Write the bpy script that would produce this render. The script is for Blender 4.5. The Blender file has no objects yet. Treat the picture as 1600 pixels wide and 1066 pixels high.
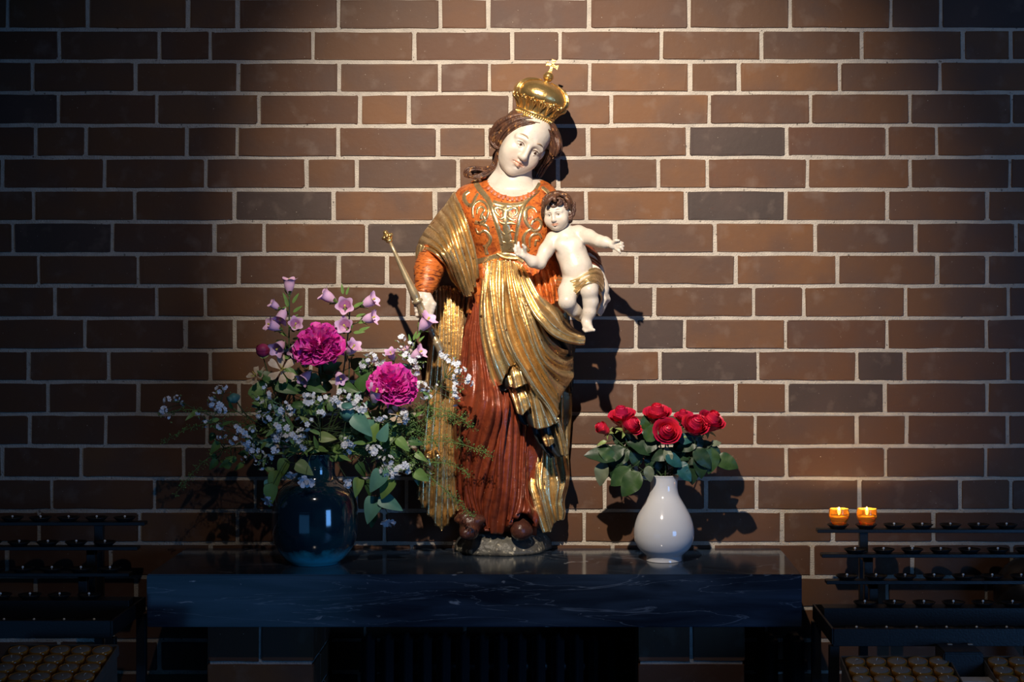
import bpy, bmesh, math, random
import numpy as np
from mathutils import Vector, Matrix, Euler
from mathutils.bvhtree import BVHTree
random.seed(7); np.random.seed(7)
PI = math.pi
SC = bpy.context.scene
COL = SC.collection

# ---------------------------------------------------------------- camera
D = 4.32            # camera to wall, metres
F = 2603.0          # focal length in pixels of the 1600 px wide frame
VX, VY, CZ = 888.0, 455.0, 1.70
cam_d = bpy.data.cameras.new('camera'); cam = bpy.data.objects.new('camera', cam_d); COL.objects.link(cam)
cam.location = (0, -D, CZ); cam.rotation_euler = (PI/2, 0, 0)
cam_d.sensor_width = 36; cam_d.lens = 36*F/1600
cam_d.shift_x = -(VX-800)/1600; cam_d.shift_y = -(533-VY)/1600
cam_d.clip_start = .05
SC.camera = cam

# ---------------------------------------------------------------- light
SC.view_settings.view_transform = 'Standard'; SC.view_settings.look = 'None'
SC.view_settings.gamma = 1; SC.view_settings.use_curve_mapping = False
SC.view_settings.exposure = 0.0
wd = bpy.data.worlds.new('world'); SC.world = wd; wd.use_nodes = True
wd.node_tree.nodes['Background'].inputs[0].default_value = (.24, .45, 1.0, 1)
wd.node_tree.nodes['Background'].inputs[1].default_value = .011

def lamp(name, kind, loc, target, energy, color, **kw):
    l = bpy.data.lights.new(name, kind); l.energy = energy; l.color = color
    for k, v in kw.items(): setattr(l, k, v)
    o = bpy.data.objects.new(name, l); COL.objects.link(o); o.location = loc
    if target is not None:
        o.rotation_euler = (Vector(target)-Vector(loc)).to_track_quat('-Z', 'Y').to_euler()
    return o
# the church spotlight: a narrow beam and its wide spill, one fixture
LP = (-.334, -2.4, 3.20)
lamp('spotlight', 'SPOT', LP, (.04, 0, 1.91), 545, (1, .86, .70), spot_size=math.radians(43), spot_blend=1.0, shadow_soft_size=.02)
lamp('spotlight_spill', 'SPOT', LP, (.05, 0, 1.52), 34, (1, .86, .74), spot_size=math.radians(78), spot_blend=1.0, shadow_soft_size=.02)
# cool daylight from windows in the nave, front right and front left
lamp('window_light_right', 'AREA', (3.0, -3.9, 1.2), (.1, -.2, 1.1), 34, (.14, .42, 1), shape='RECTANGLE', size=1.1, size_y=1.3)
lamp('window_light_left', 'AREA', (-2.0, -4.2, .6), (-.5, -.4, .95), 3.2, (.10, .42, 1), shape='RECTANGLE', size=2.0, size_y=1.2)

# ---------------------------------------------------------------- helpers
def W(px, py, z):
    Y = D-z
    return Vector(((px-VX)*Y/F, -z, CZ+(VY-py)*Y/F))
def S(n, z=.15): return n*(D-z)/F        # n pixels at depth z, in metres

def srgb(r, g, b):
    f = lambda c: (c/255/12.92) if c/255 <= .04045 else ((c/255+.055)/1.055)**2.4
    return (f(r), f(g), f(b), 1)

class MB:
    """collects vertices and faces; build() links them as one mesh object"""
    def __init__(s): s.v = []; s.f = []
    def add(s, vs, fs):
        n = len(s.v); s.v.extend([tuple(v) for v in vs]); s.f.extend([tuple(i+n for i in f) for f in fs]); return s
    def mesh(s, name, mat=None, smooth=True):
        me = bpy.data.meshes.new(name); me.from_pydata(s.v, [], s.f); me.update()
        if smooth: me.polygons.foreach_set('use_smooth', [True]*len(me.polygons))
        if mat: me.materials.append(mat)
        return me
    def build(s, name, mat=None, parent=None, smooth=True, loc=None):
        """loc: give the mesh an origin there (vertices stay put in the world)"""
        if loc is not None:
            L = Vector(loc); s.v = [(v[0]-L.x, v[1]-L.y, v[2]-L.z) for v in s.v]
        o = link(name, s.mesh(name, mat, smooth), parent)
        if loc is not None: o.matrix_basis = Matrix.Translation(L) if parent is None else Matrix.Translation(L-origin(parent))
        elif parent is not None:
            o.matrix_basis = Matrix.Translation(-origin(parent))
        return o
def origin(o):
    p = Vector((0, 0, 0))
    while o is not None: p += o.location; o = o.parent
    return p
def link(name, me, parent=None):
    o = bpy.data.objects.new(name, me); COL.objects.link(o)
    if parent is not None: o.parent = parent
    return o
def thing(name, label, cat, loc=(0, 0, 0), group=None):
    o = bpy.data.objects.new(name, None); COL.objects.link(o); o.location = loc; o.empty_display_size = .02
    o['label'] = label; o['category'] = cat
    if group: o['group'] = group
    return o
def tag(o, label=None, cat=None, group=None, kind=None):
    for k, v in (('label', label), ('category', cat), ('group', group), ('kind', kind)):
        if v: o[k] = v
    return o

def box(x0, x1, y0, y1, z0, z1):
    v = [(x, y, z) for x in (x0, x1) for y in (y0, y1) for z in (z0, z1)]
    f = [(0, 1, 3, 2), (4, 6, 7, 5), (0, 4, 5, 1), (2, 3, 7, 6), (0, 2, 6, 4), (1, 5, 7, 3)]
    return v, f
def bevel_box(x0, x1, y0, y1, z0, z1, b=.003, seg=2):
    bm = bmesh.new(); v, f = box(x0, x1, y0, y1, z0, z1)
    vs = [bm.verts.new(p) for p in v]
    for q in f: bm.faces.new([vs[i] for i in q])
    bmesh.ops.recalc_face_normals(bm, faces=bm.faces)
    bmesh.ops.bevel(bm, geom=bm.edges[:], offset=b, segments=seg, affect='EDGES')
    bm.verts.index_update()
    out = [tuple(v.co) for v in bm.verts], [tuple(x.index for x in f.verts) for f in bm.faces]
    bm.free(); return out

def cr(P, n):
    """Catmull-Rom through the rows of P at n points, spaced by chord length of the first three columns"""
    P = np.asarray(P, float)
    if len(P) == 1: return np.repeat(P, n, 0)
    d = np.r_[0, np.cumsum(np.maximum(np.linalg.norm(np.diff(P[:, :3], axis=0), axis=1), 1e-6))]
    t = np.linspace(0, d[-1], n); i = np.clip(np.searchsorted(d, t, 'right')-1, 0, len(P)-2)
    u = ((t-d[i])/(d[i+1]-d[i]))[:, None]
    g = lambda k: P[np.clip(k, 0, len(P)-1)]
    p0, p1, p2, p3 = g(i-1), g(i), g(i+1), g(i+2)
    return .5*(2*p1+(p2-p0)*u+(2*p0-5*p1+4*p2-p3)*u*u+(3*p1-p0-3*p2+p3)*u**3)
def cru(A, m):
    """uniform Catmull-Rom along axis 0 of A, m samples per span"""
    n = len(A); out = []
    for i in range(n-1):
        p0, p1, p2, p3 = A[max(i-1, 0)], A[i], A[i+1], A[min(i+2, n-1)]
        for k in range(m):
            u = k/m; out.append(.5*(2*p1+(p2-p0)*u+(2*p0-5*p1+4*p2-p3)*u*u+(3*p1-p0-3*p2+p3)*u**3))
    out.append(A[-1]); return np.array(out)

def pix(A):
    A = np.asarray(A, float); Y = D-A[..., 2]
    return np.stack([(A[..., 0]-VX)*Y/F, -A[..., 2], CZ+(VY-A[..., 1])*Y/F], -1)

def grid_faces(nu, nv, off=0, wrap=False):
    f = []
    for i in range(nu-1 if not wrap else nu):
        for j in range(nv-1):
            a = off+i*nv+j; b = off+((i+1) % nu)*nv+j
            f.append((a, b, b+1, a+1))
    return f
def shell(G, t):
    """closed sheet of thickness t from a (nu,nv,3) grid of world points"""
    nu, nv = G.shape[:2]
    du = np.gradient(G, axis=0); dv = np.gradient(G, axis=1); N = np.cross(du, dv)
    N /= np.maximum(np.linalg.norm(N, axis=2, keepdims=True), 1e-9)
    s = np.sign(N[..., 1].mean()) or 1
    N *= s                                  # points to the wall
    B = G+N*t
    v = np.concatenate([G.reshape(-1, 3), B.reshape(-1, 3)]); n = nu*nv
    fr = grid_faces(nu, nv); 
    if s > 0: fr = [q[::-1] for q in fr]
    bk = [tuple(i+n for i in q[::-1]) for q in fr]
    f = fr+bk
    ed = [i*nv for i in range(nu)]+[(nu-1)*nv+j for j in range(1, nv)]+[i*nv+nv-1 for i in range(nu-2, -1, -1)]+[j for j in range(nv-2, -1, -1)]
    for a, b in zip(ed[:-1], ed[1:]):
        f.append((a, b, b+n, a+n) if s > 0 else (b, a, a+n, b+n))
    return v, f
def sheet(strands, nv=60, per=5, valley=.012, t=.006, fine=.0, seed=0, slope=.0012):
    """carved drapery: ridge curves given as (px,py,z) with hollows between them"""
    R = [cr(s, nv) for s in strands]; rows = [R[0]]; rng = np.random.RandomState(seed)
    v = np.linspace(0, 1, nv)
    for i, (a, b) in enumerate(zip(R[:-1], R[1:])):
        m = (a+b)/2; vd = valley[i] if isinstance(valley, (list, tuple)) else valley
        w = np.linalg.norm((a-b)[:, :2], axis=1)            # px between ridges
        dep = np.minimum(vd, w*slope+.001)*(1+.25*np.sin(v*rng.uniform(3, 9)+rng.uniform(0, 6)))
        q1 = a*.68+b*.32; q2 = a*.30+b*.70; m = m.copy(); q1[:, 2] -= dep*rng.uniform(.22, .4); m[:, 2] -= dep; q2[:, 2] -= dep*rng.uniform(.3, .6)
        rows += [q1, m, q2, b]
    per = max(2, per//2); A = cru(np.array(rows), per)
    if fine:
        n = len(A); u = np.arange(n)[:, None]/per/2; vv = v[None, :]
        A[..., 2] += fine*np.sin(u*1.1+3*np.sin(vv*5+seed))*np.sin(vv*14+u*.7+seed)+fine*.4*np.sin(u*.9+seed+vv*23)
    return shell(pix(A), t)
def loft(rows, n=72, m=4, p=2.2, disp=None):
    """rows (py, xl, xr, z_front, z_back): closed body"""
    rows = cr(np.array([(r[0], 0, 0)+tuple(r[1:]) for r in rows]), (len(rows)-1)*m+1)
    vs = []
    for k, r in enumerate(rows):
        py, _, _, xl, xr, zf, zb = r
        cx, rx, cz, rz = (xl+xr)/2, (xr-xl)/2, (zf+zb)/2, (zf-zb)/2
        for i in range(n):
            a = 2*PI*i/n; c, s = math.cos(a), math.sin(a)
            x = cx+rx*math.copysign(abs(c)**(2/p), c); z = cz+rz*math.copysign(abs(s)**(2/p), s)
            if disp: z += disp(x, py, a) if s > 0 else 0
            vs.append(W(x, py, z))
    f = []
    for k in range(len(rows)-1):
        for i in range(n):
            a, b = k*n+i, k*n+(i+1) % n; f.append((a, b, b+n, a+n))
    f.append(tuple(range(n))[::-1]); f.append(tuple((len(rows)-1)*n+i for i in range(n)))
    return vs, f
def tube(pts, rad, n=8, m=None, world=True, flat=1.0, cap=True):
    """tube through world points; rad scalar or list"""
    P = np.array([tuple(p) for p in pts], float)
    r = np.full(len(P), rad) if np.isscalar(rad) else np.array(rad, float)
    if m: Q = cr(np.c_[P, r], m); P, r = Q[:, :3], np.maximum(Q[:, 3], 1e-5)
    T = np.gradient(P, axis=0); T /= np.maximum(np.linalg.norm(T, axis=1, keepdims=True), 1e-9)
    up = np.array([0, -1, 0.]) if abs(T[0][1]) < .9 else np.array([1., 0, 0])
    vs = []
    for k in range(len(P)):
        a = np.cross(T[k], up); a /= max(np.linalg.norm(a), 1e-9); b = np.cross(a, T[k]); up = b
        for i in range(n):
            an = 2*PI*i/n; vs.append(P[k]+r[k]*(a*math.cos(an)+b*math.sin(an)*flat))
    f = []
    for k in range(len(P)-1):
        for i in range(n):
            q, w = k*n+i, k*n+(i+1) % n; f.append((q, w, w+n, q+n))
    if cap: f.append(tuple(range(n))[::-1]); f.append(tuple((len(P)-1)*n+i for i in range(n)))
    return vs, f
def ptube(pts, rpx, n=8, m=None, **k):
    z = pts[0][2]; r = S(rpx, z) if np.isscalar(rpx) else [S(q, p[2]) for q, p in zip(rpx, pts)]
    return tube([W(*p) for p in pts], r, n, m, **k)
def lathe(prof, n=48, c=(0, 0, 0), close=True):
    vs = []; f = []
    for r, z in prof:
        for i in range(n):
            a = 2*PI*i/n; vs.append((c[0]+r*math.cos(a), c[1]+r*math.sin(a), c[2]+z))
    for k in range(len(prof)-1):
        for i in range(n):
            q, w = k*n+i, k*n+(i+1) % n; f.append((q, w, w+n, q+n))
    if close: f.append(tuple(range(n))[::-1]); f.append(tuple((len(prof)-1)*n+i for i in range(n)))
    return vs, f
def ball(c, r, n=16, m=10, R=None):
    rx, ry, rz = (r, r, r) if np.isscalar(r) else r
    vs = []; c = Vector(c)
    for j in range(1, m):
        t = PI*j/m
        for i in range(n):
            a = 2*PI*i/n; q = Vector((rx*math.sin(t)*math.cos(a), ry*math.sin(t)*math.sin(a), rz*math.cos(t)))
            if R is not None: q = R @ q
            vs.append(c+q)
    top = Vector((0, 0, rz)); bot = Vector((0, 0, -rz))
    if R is not None: top = R @ top; bot = R @ bot
    vs += [c+top, c+bot]; T, B = len(vs)-2, len(vs)-1
    f = []
    for j in range(m-2):
        for i in range(n):
            q, w = j*n+i, j*n+(i+1) % n; f.append((q, q+n, w+n, w))
    for i in range(n):
        f.append((T, i, (i+1) % n)); f.append((B, (m-2)*n+(i+1) % n, (m-2)*n+i))
    return vs, f

# ---- clay: smooth union of capsules and ellipsoids, meshed by surface nets
class Clay:
    def __init__(s): s.p = []
    def cap(s, a, b, ra, rb=None, k=.008, sub=False): s.p.append(('c', np.array(a, float), np.array(b, float), ra, ra if rb is None else rb, k, sub)); return s
    def ell(s, c, r, R=None, k=.008, sub=False): s.p.append(('e', np.array(c, float), np.array(r, float), None if R is None else np.array(R), None, k, sub)); return s
    def pcap(s, a, b, ra, rb=None, k=.006, sub=False): return s.cap(W(*a), W(*b), S(ra, a[2]), S(ra if rb is None else rb, b[2]), k, sub)
    def chain(s, pts, k=.006):
        for a, b in zip(pts[:-1], pts[1:]): s.pcap(a[:3], b[:3], a[3], b[3], k)
        return s
    def mesh(s, h, fn=None):
        lo = np.full(3, 1e9); hi = -lo
        for q in s.p:
            if q[6]: continue
            if q[0] == 'c': rr = max(q[3], q[4]); a = np.minimum(q[1], q[2])-rr; b = np.maximum(q[1], q[2])+rr
            else: rr = q[2].max(); a = q[1]-rr; b = q[1]+rr
            lo = np.minimum(lo, a); hi = np.maximum(hi, b)
        lo -= 4*h; hi += 4*h; n = np.ceil((hi-lo)/h).astype(int)+1
        Fd = np.full(n, .1, np.float32)
        ax = [lo[i]+h*np.arange(n[i]) for i in range(3)]
        for q in s.p:
            k = q[5]; mg = k+4*h
            if q[0] == 'c': rr = max(q[3], q[4]); a = np.minimum(q[1], q[2])-rr-mg; b = np.maximum(q[1], q[2])+rr+mg
            else: rr = q[2].max(); a = q[1]-rr-mg; b = q[1]+rr+mg
            i0 = np.clip(np.floor((a-lo)/h).astype(int), 0, n); i1 = np.clip(np.ceil((b-lo)/h).astype(int)+1, 0, n)
            if (i1 <= i0).any(): continue
            sl = tuple(slice(i0[i], i1[i]) for i in range(3))
            X = np.stack(np.meshgrid(*[ax[i][sl[i]] for i in range(3)], indexing='ij'), -1)
            if q[0] == 'c':
                ba = q[2]-q[1]; L = max(ba@ba, 1e-12); t = np.clip(((X-q[1])@ba)/L, 0, 1)
                d = np.linalg.norm(X-q[1]-t[..., None]*ba, axis=-1)-(q[3]+(q[4]-q[3])*t)
            else:
                x = X-q[1]
                if q[3] is not None: x = x@q[3]
                k0 = np.linalg.norm(x/q[2], axis=-1); k1 = np.linalg.norm(x/q[2]**2, axis=-1)
                d = k0*(k0-1)/np.maximum(k1, 1e-6)
            A = Fd[sl]
            if q[6]:
                hh = np.clip(.5-.5*(A+d)/k, 0, 1); Fd[sl] = A*(1-hh)-d*hh+k*hh*(1-hh)
            else:
                hh = np.clip(.5+.5*(A-d)/k, 0, 1); Fd[sl] = A*(1-hh)+d*hh-k*hh*(1-hh)
        if fn is not None:
            X = np.stack(np.meshgrid(*ax, indexing='ij'), -1); Fd += fn(X)
        return nets(Fd, lo, h)
def nets(Fd, lo, h):
    n = np.array(Fd.shape); cs = n-1; tot = int(cs.prod())
    sm = np.zeros((tot, 3)); ct = np.zeros(tot)
    st = np.array([cs[1]*cs[2], cs[2], 1]); edges = []
    for ax in range(3):
        a = [slice(None)]*3; b = [slice(None)]*3; a[ax] = slice(0, -1); b[ax] = slice(1, None)
        A, B = Fd[tuple(a)], Fd[tuple(b)]; m = (A < 0) != (B < 0)
        I = np.argwhere(m)
        ok = np.ones(len(I), bool)
        for o in range(3):
            if o != ax: ok &= (I[:, o] > 0) & (I[:, o] < n[o]-1)
        I = I[ok]; fa = A[tuple(I.T)]; fb = B[tuple(I.T)]; t = fa/(fa-fb)
        P = I.astype(float); P[:, ax] += t
        o1, o2 = [o for o in range(3) if o != ax]; cell = []
        for d1, d2 in ((0, 0), (1, 0), (1, 1), (0, 1)):
            c = I.copy(); c[:, o1] -= d1; c[:, o2] -= d2; id_ = c@st; cell.append(id_)
            for q in range(3): sm[:, q] += np.bincount(id_, P[:, q], tot)
            ct += np.bincount(id_, minlength=tot)
        edges.append((np.stack(cell, 1), fa < 0, ax))
    used = np.flatnonzero(ct); idx = np.full(tot, -1); idx[used] = np.arange(len(used))
    V = sm[used]/ct[used, None]*h+lo
    Q = []
    for cell, neg, ax in edges:
        q = idx[cell]; fl = neg if ax != 1 else ~neg
        q = np.where(fl[:, None], q, q[:, ::-1]); Q.append(q)
    Q = np.concatenate(Q)
    return V, Q[:, ::-1] if False else Q
def arr_obj(name, V, Q, mat, parent, origin_loc=None, vcol=None, smooth=True):
    me = bpy.data.meshes.new(name)
    L = origin(parent) if parent is not None else Vector((0, 0, 0))
    V = np.asarray(V, float)-np.array(L)
    me.from_pydata(V.tolist(), [], np.asarray(Q).tolist()); me.update()
    me.polygons.foreach_set('use_smooth', [smooth]*len(me.polygons)); me.materials.append(mat)
    if vcol is not None:
        at = me.color_attributes.new('tint', 'FLOAT_COLOR', 'POINT'); at.data.foreach_set('color', np.asarray(vcol, np.float32).ravel())
    bm = bmesh.new(); bm.from_mesh(me); bmesh.ops.recalc_face_normals(bm, faces=bm.faces); bm.to_mesh(me); bm.free()
    return link(name, me, parent)
def smoothV(V, Q, it=2, lam=.5):
    n = len(V); E = np.concatenate([Q[:, [0, 1]], Q[:, [1, 2]], Q[:, [2, 3]], Q[:, [3, 0]]]); E = np.concatenate([E, E[:, ::-1]])
    c = np.bincount(E[:, 0], minlength=n)[:, None]
    for _ in range(it):
        s = np.stack([np.bincount(E[:, 0], V[E[:, 1], q], n) for q in range(3)], 1)/np.maximum(c, 1)
        V = V+(s-V)*lam
    return V

# ---------------------------------------------------------------- materials
def mat(name, c1, c2=None, scale=20, rough=.5, metal=0, bump=0, bscale=60, spec=.5, detail=4, lo=.35, hi=.65, coat=0, stretch=(1, 1, 1), vcol=False, c3=None, scale3=150, lo3=.6, hi3=.66, sub=0, trans=0, rough2=None, dist=0):
    m = bpy.data.materials.new(name); m.use_nodes = True; nt = m.node_tree; N = nt.nodes; L = nt.links
    b = N['Principled BSDF']; b.inputs['Roughness'].default_value = rough; b.inputs['Metallic'].default_value = metal
    b.inputs['Specular IOR Level'].default_value = spec; b.inputs['Coat Weight'].default_value = coat; b.inputs['Coat Roughness'].default_value = .08
    if sub: b.inputs['Subsurface Weight'].default_value = sub; b.inputs['Subsurface Radius'].default_value = (.01, .005, .003); b.inputs['Subsurface Scale'].default_value = .5
    if trans: b.inputs['Transmission Weight'].default_value = trans
    tc = N.new('ShaderNodeTexCoord'); mp = N.new('ShaderNodeMapping'); mp.inputs['Scale'].default_value = stretch
    L.new(tc.outputs['Object'], mp.inputs[0]); out = None
    def noise(sc, det=4, di=0):
        n = N.new('ShaderNodeTexNoise'); n.inputs['Scale'].default_value = sc; n.inputs['Detail'].default_value = det; n.inputs['Distortion'].default_value = di
        L.new(mp.outputs[0], n.inputs['Vector']); return n
    def ramp(src, a, bb):
        r = N.new('ShaderNodeMapRange'); r.inputs['From Min'].default_value = a; r.inputs['From Max'].default_value = bb; L.new(src, r.inputs['Value']); return r.outputs[0]
    def mix(fac, a, bb):
        x = N.new('ShaderNodeMix'); x.data_type = 'RGBA'
        if fac is not None: L.new(fac, x.inputs[0])
        for s_, i in ((a, 6), (bb, 7)):
            if isinstance(s_, tuple): x.inputs[i].default_value = s_
            else: L.new(s_, x.inputs[i])
        return x
    if c2:
        n1 = noise(scale, detail, dist); fac = ramp(n1.outputs[0], lo, hi); x = mix(fac, c1, c2); out = x.outputs[2]
        if rough2 is not None:
            r = N.new('ShaderNodeMapRange'); r.inputs['To Min'].default_value = rough; r.inputs['To Max'].default_value = rough2; L.new(fac, r.inputs['Value']); L.new(r.outputs[0], b.inputs['Roughness'])
    if c3:
        n3 = noise(scale3, 3); x = mix(ramp(n3.outputs[0], lo3, hi3), out if out else c1, c3); out = x.outputs[2]
    if vcol:
        a = N.new('ShaderNodeVertexColor'); a.layer_name = 'tint'
        x = mix(None, out if out else c1, a.outputs[0]); x.blend_type = 'MULTIPLY'; x.inputs[0].default_value = 1; out = x.outputs[2]
    if out is not None: L.new(out, b.inputs['Base Color'])
    else: b.inputs['Base Color'].default_value = c1
    if bump:
        n2 = noise(bscale, 5); bp = N.new('ShaderNodeBump'); bp.inputs['Strength'].default_value = min(1, bump); bp.inputs['Distance'].default_value = .004*max(1, bump)
        L.new(n2.outputs[0], bp.inputs['Height']); L.new(bp.outputs[0], b.inputs['Normal'])
    return m
# ================================================================ the wall: bricks one by one in recessed mortar
def brick_mat():
    m = bpy.data.materials.new('brick_clay'); m.use_nodes = True; nt = m.node_tree; N = nt.nodes; L = nt.links; b = N['Principled BSDF']
    oi = N.new('ShaderNodeObjectInfo'); tn = N.new('ShaderNodeAttribute'); tn.attribute_type = 'OBJECT'; tn.attribute_name = 'tone'; cr_ = N.new('ShaderNodeValToRGB'); e = cr_.color_ramp.elements
    cols = [(0, (.122, .062, .037)), (.16, (.150, .072, .037)), (.34, (.118, .054, .032)), (.50, (.165, .078, .038)), (.64, (.125, .058, .037)), (.78, (.195, .092, .042)), (.90, (.12, .064, .042)), (.965, (.075, .050, .046)), (1, (.060, .047, .050))]
    cols = [(p, (c[0]*.80, c[1]*.73, c[2]*.60)) for p, c in cols]
    e[0].position = 0; e[0].color = cols[0][1]+(1,); e[1].position = 1; e[1].color = cols[-1][1]+(1,)
    for p, c in cols[1:-1]: q = e.new(p); q.color = c+(1,)
    L.new(tn.outputs['Fac'], cr_.inputs[0])
    tc = N.new('ShaderNodeTexCoord'); ad = N.new('ShaderNodeVectorMath'); ad.operation = 'ADD'
    sc = N.new('ShaderNodeVectorMath'); sc.operation = 'SCALE'; sc.inputs['Scale'].default_value = 40
    co = N.new('ShaderNodeCombineXYZ'); L.new(oi.outputs['Random'], co.inputs[0]); L.new(oi.outputs['Random'], co.inputs[2]); L.new(co.outputs[0], sc.inputs[0])
    L.new(tc.outputs['Object'], ad.inputs[0]); L.new(sc.outputs[0], ad.inputs[1])
    def noise(s, d, v=ad): n = N.new('ShaderNodeTexNoise'); n.inputs['Scale'].default_value = s; n.inputs['Detail'].default_value = d; L.new(v.outputs[0], n.inputs['Vector']); return n
    def rng(src, a, bb, c=0., d=1.): r = N.new('ShaderNodeMapRange'); r.inputs['From Min'].default_value = a; r.inputs['From Max'].default_value = bb; r.inputs['To Min'].default_value = c; r.inputs['To Max'].default_value = d; L.new(src, r.inputs['Value']); return r.outputs[0]
    def mix(f, a, bcol):
        x = N.new('ShaderNodeMix'); x.data_type = 'RGBA'; L.new(f, x.inputs[0]); L.new(a, x.inputs[6])
        if isinstance(bcol, tuple): x.inputs[7].default_value = bcol
        else: L.new(bcol, x.inputs[7])
        return x.outputs[2]
    n1 = noise(7, 5); n2 = noise(240, 2); n3 = noise(16, 6); n4 = noise(60, 4)
    # darker burnt patches, pale lime bloom, tiny white specks
    o = mix(rng(n1.outputs[0], .42, .68, 0, .65), cr_.outputs[0], (.075, .045, .036, 1))
    o = mix(rng(n3.outputs[0], .56, .76, 0, .42), o, (.22, .16, .125, 1))
    o = mix(rng(n2.outputs[0], .745, .77), o, (.62, .52, .42, 1))
    L.new(o, b.inputs['Base Color']); b.inputs['Roughness'].default_value = .62; b.inputs['Specular IOR Level'].default_value = .35
    bp = N.new('ShaderNodeBump'); bp.inputs['Strength'].default_value = .35; bp.inputs['Distance'].default_value = .0015; L.new(n4.outputs[0], bp.inputs['Height']); L.new(bp.outputs[0], b.inputs['Normal'])
    return m
M_BRICK = brick_mat()
M_MORTAR = mat('mortar', (.57, .51, .43, 1), (.46, .41, .35, 1), 30, .9, bump=.9, bscale=260, spec=.1, c3=(.16, .14, .12, 1), scale3=120, lo3=.68, hi3=.72)

wall = MB().add(*box(-2.3, 2.1, .0042, .20, 0, 3.0)).build('wall_back', M_MORTAR, smooth=False); tag(wall, kind='structure')
def brick_mesh(w, h, d, seed, nx=8, nz=3):
    """rounded slab with a wavering outline and a nearly flat face"""
    r = random.Random(seed); bm = bmesh.new()
    vs = {}
    def wob(a): return a+r.uniform(-.0011, .0011)
    chip = r.choice([None, 0, 1, 2, 3]) if r.random() < .45 else None
    G = []
    for i in range(nx+1):
        row = []
        for j in range(nz+1):
            x = w/2*(-1, -.985, -.93, -.4, 0, .4, .93, .985, 1)[i*(8//nx) if nx == 8 else (0, 2, 4, 6, 8)[i]] if True else 0; z = h/2*(-1, -.9, .9, 1)[j]
            ex = i in (0, nx); ez = j in (0, nz)
            if ex: x = wob(x)
            if ez: z = wob(z)
            y = -r.uniform(0, .0007)
            if ex and ez:
                x *= .997; z *= .975
                c = (1 if i else 0)+(2 if j else 0)
                if chip == c: x *= .985; z *= .86
            row.append((x, y, z))
        G.append(row)
    F_ = []; V = []
    for row in G: V += row
    n = len(V)
    for x, y, z in list(V): V.append((x+math.copysign(.0011, x), .0022, z+math.copysign(.0011, z)))
    m = len(V)
    for x, y, z in V[n:m]: V.append((x, d, z))
    q = nz+1
    for i in range(nx):
        for j in range(nz): F_.append((i*q+j, (i+1)*q+j, (i+1)*q+j+1, i*q+j+1))
    ed = [i*q for i in range(nx+1)]+[nx*q+j for j in range(1, nz+1)]+[i*q+nz for i in range(nx-1, -1, -1)]+[j for j in range(nz-1, 0, -1)]
    for a, b in zip(ed, ed[1:]+ed[:1]):
        F_.append((b, a, a+n, b+n)); F_.append((b+n, a+n, a+2*n, b+2*n))
    me = bpy.data.meshes.new('brick'); me.from_pydata(V, [], F_); me.update()
    bm.free(); me.materials.append(M_BRICK); return me
STR = [brick_mesh(.246, .0715, .02, s) for s in range(9)]
HEA = [brick_mesh(.117, .0715, .02, 50+s, 4) for s in range(7)]
YL = [-4.5, 46, 95.5, 145, 195.8, 246, 296.3, 346.8, 397, 446.8, 497.2, 547.5, 597, 647.2, 697.3, 748, 798.8, 849.5, 902, 951, 1001, 1051, 1101]
ROWS = [
 [11, 137, 293.5, 371, 529, 687, 763, 921, 1077, 1235, 1393, 1470, 1628],
 [91.5, 249, 328, 488, 647, 800.5, 875.5, 1033.5, 1190, 1347, 1504.5, 1580.6],
 [50.5, 211, 372.5, 530, 687, 765, 921, 1078, 1155, 1312.5, 1469, 1627],
 [91, 245, 404, 562, 639, 797.6, 955, 1109, 1266.5, 1422.6, 1581],
 [55, 134, 292, 370.5, 528, 684, 760.5, 918.5, 1075, 1229.5, 1386.7, 1463.7, 1621],
 [3, 163, 321, 478.6, 557, 715.7, 872, 1028.6, 1105.6, 1262, 1422.6, 1579],
 [51.6, 210, 365.7, 521, 679, 757, 915.3, 1072, 1227.4, 1386.7, 1543.5],
 [20, 174.6, 335, 413, 572, 730, 887, 961, 1117.7, 1273.8, 1431, 1588],
 [60, 215, 372, 529, 605, 762, 839, 994, 1150, 1308, 1465, 1543.5],
 [85.5, 244, 320.6, 479, 636.7, 710, 866, 1022.6, 1178, 1256, 1415, 1576],
 [132, 289, 367, 525, 681, 838, 994, 1070, 1228, 1386, 1542],
 [44, 170, 328, 485, 642, 799, 874, 1031, 1184.7, 1338.7, 1413.7, 1575],
 [74, 216, 373, 528, 683, 838, 992.7, 1150, 1229.4, 1383, 1542.7],
 [46, 165, 322.6, 480, 637, 794, 866, 1023, 1180, 1338.7, 1417.7, 1575],
 [3, 127, 286.7, 443, 600, 678, 836, 994, 1072, 1229, 1384, 1540.7],
 [80.6, 241, 398, 556, 635.5, 792, 944.8, 1103, 1183, 1343, 1501, 1580],
 [60.5, 217.7, 371, 528, 601, 758, 913, 1065, 1222.6, 1301.6, 1459],
 [10.7, 172, 329, 486, 643, 800, 957, 1114, 1269, 1426.6, 1581],
 [55, 212, 370, 527, 684, 841, 998, 1076, 1230, 1387, 1541],
 [20, 177, 334, 412, 570, 727, 884, 1041, 1198, 1355, 1432, 1590],
 [91, 248, 327, 485, 643, 800, 957, 1035, 1192, 1350, 1507],
 [12, 170, 327, 485, 562, 720, 877, 1034, 1191, 1349, 1506]]
GREYS = [(1150, 220), (1035, 522), (1109, 574), (1311, 624), (600, 372), (470, 322), (1376, 574), (120, 370), (1160, 322), (90, 170), (1500, 20)]; ORNG = [(925, 171), (1068, 274), (1031, 171), (1240, 118), (995, 322), (1010, 120), (560, 322), (860, 120), (1300, 422), (1190, 372)]
rb = random.Random(3)
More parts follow.
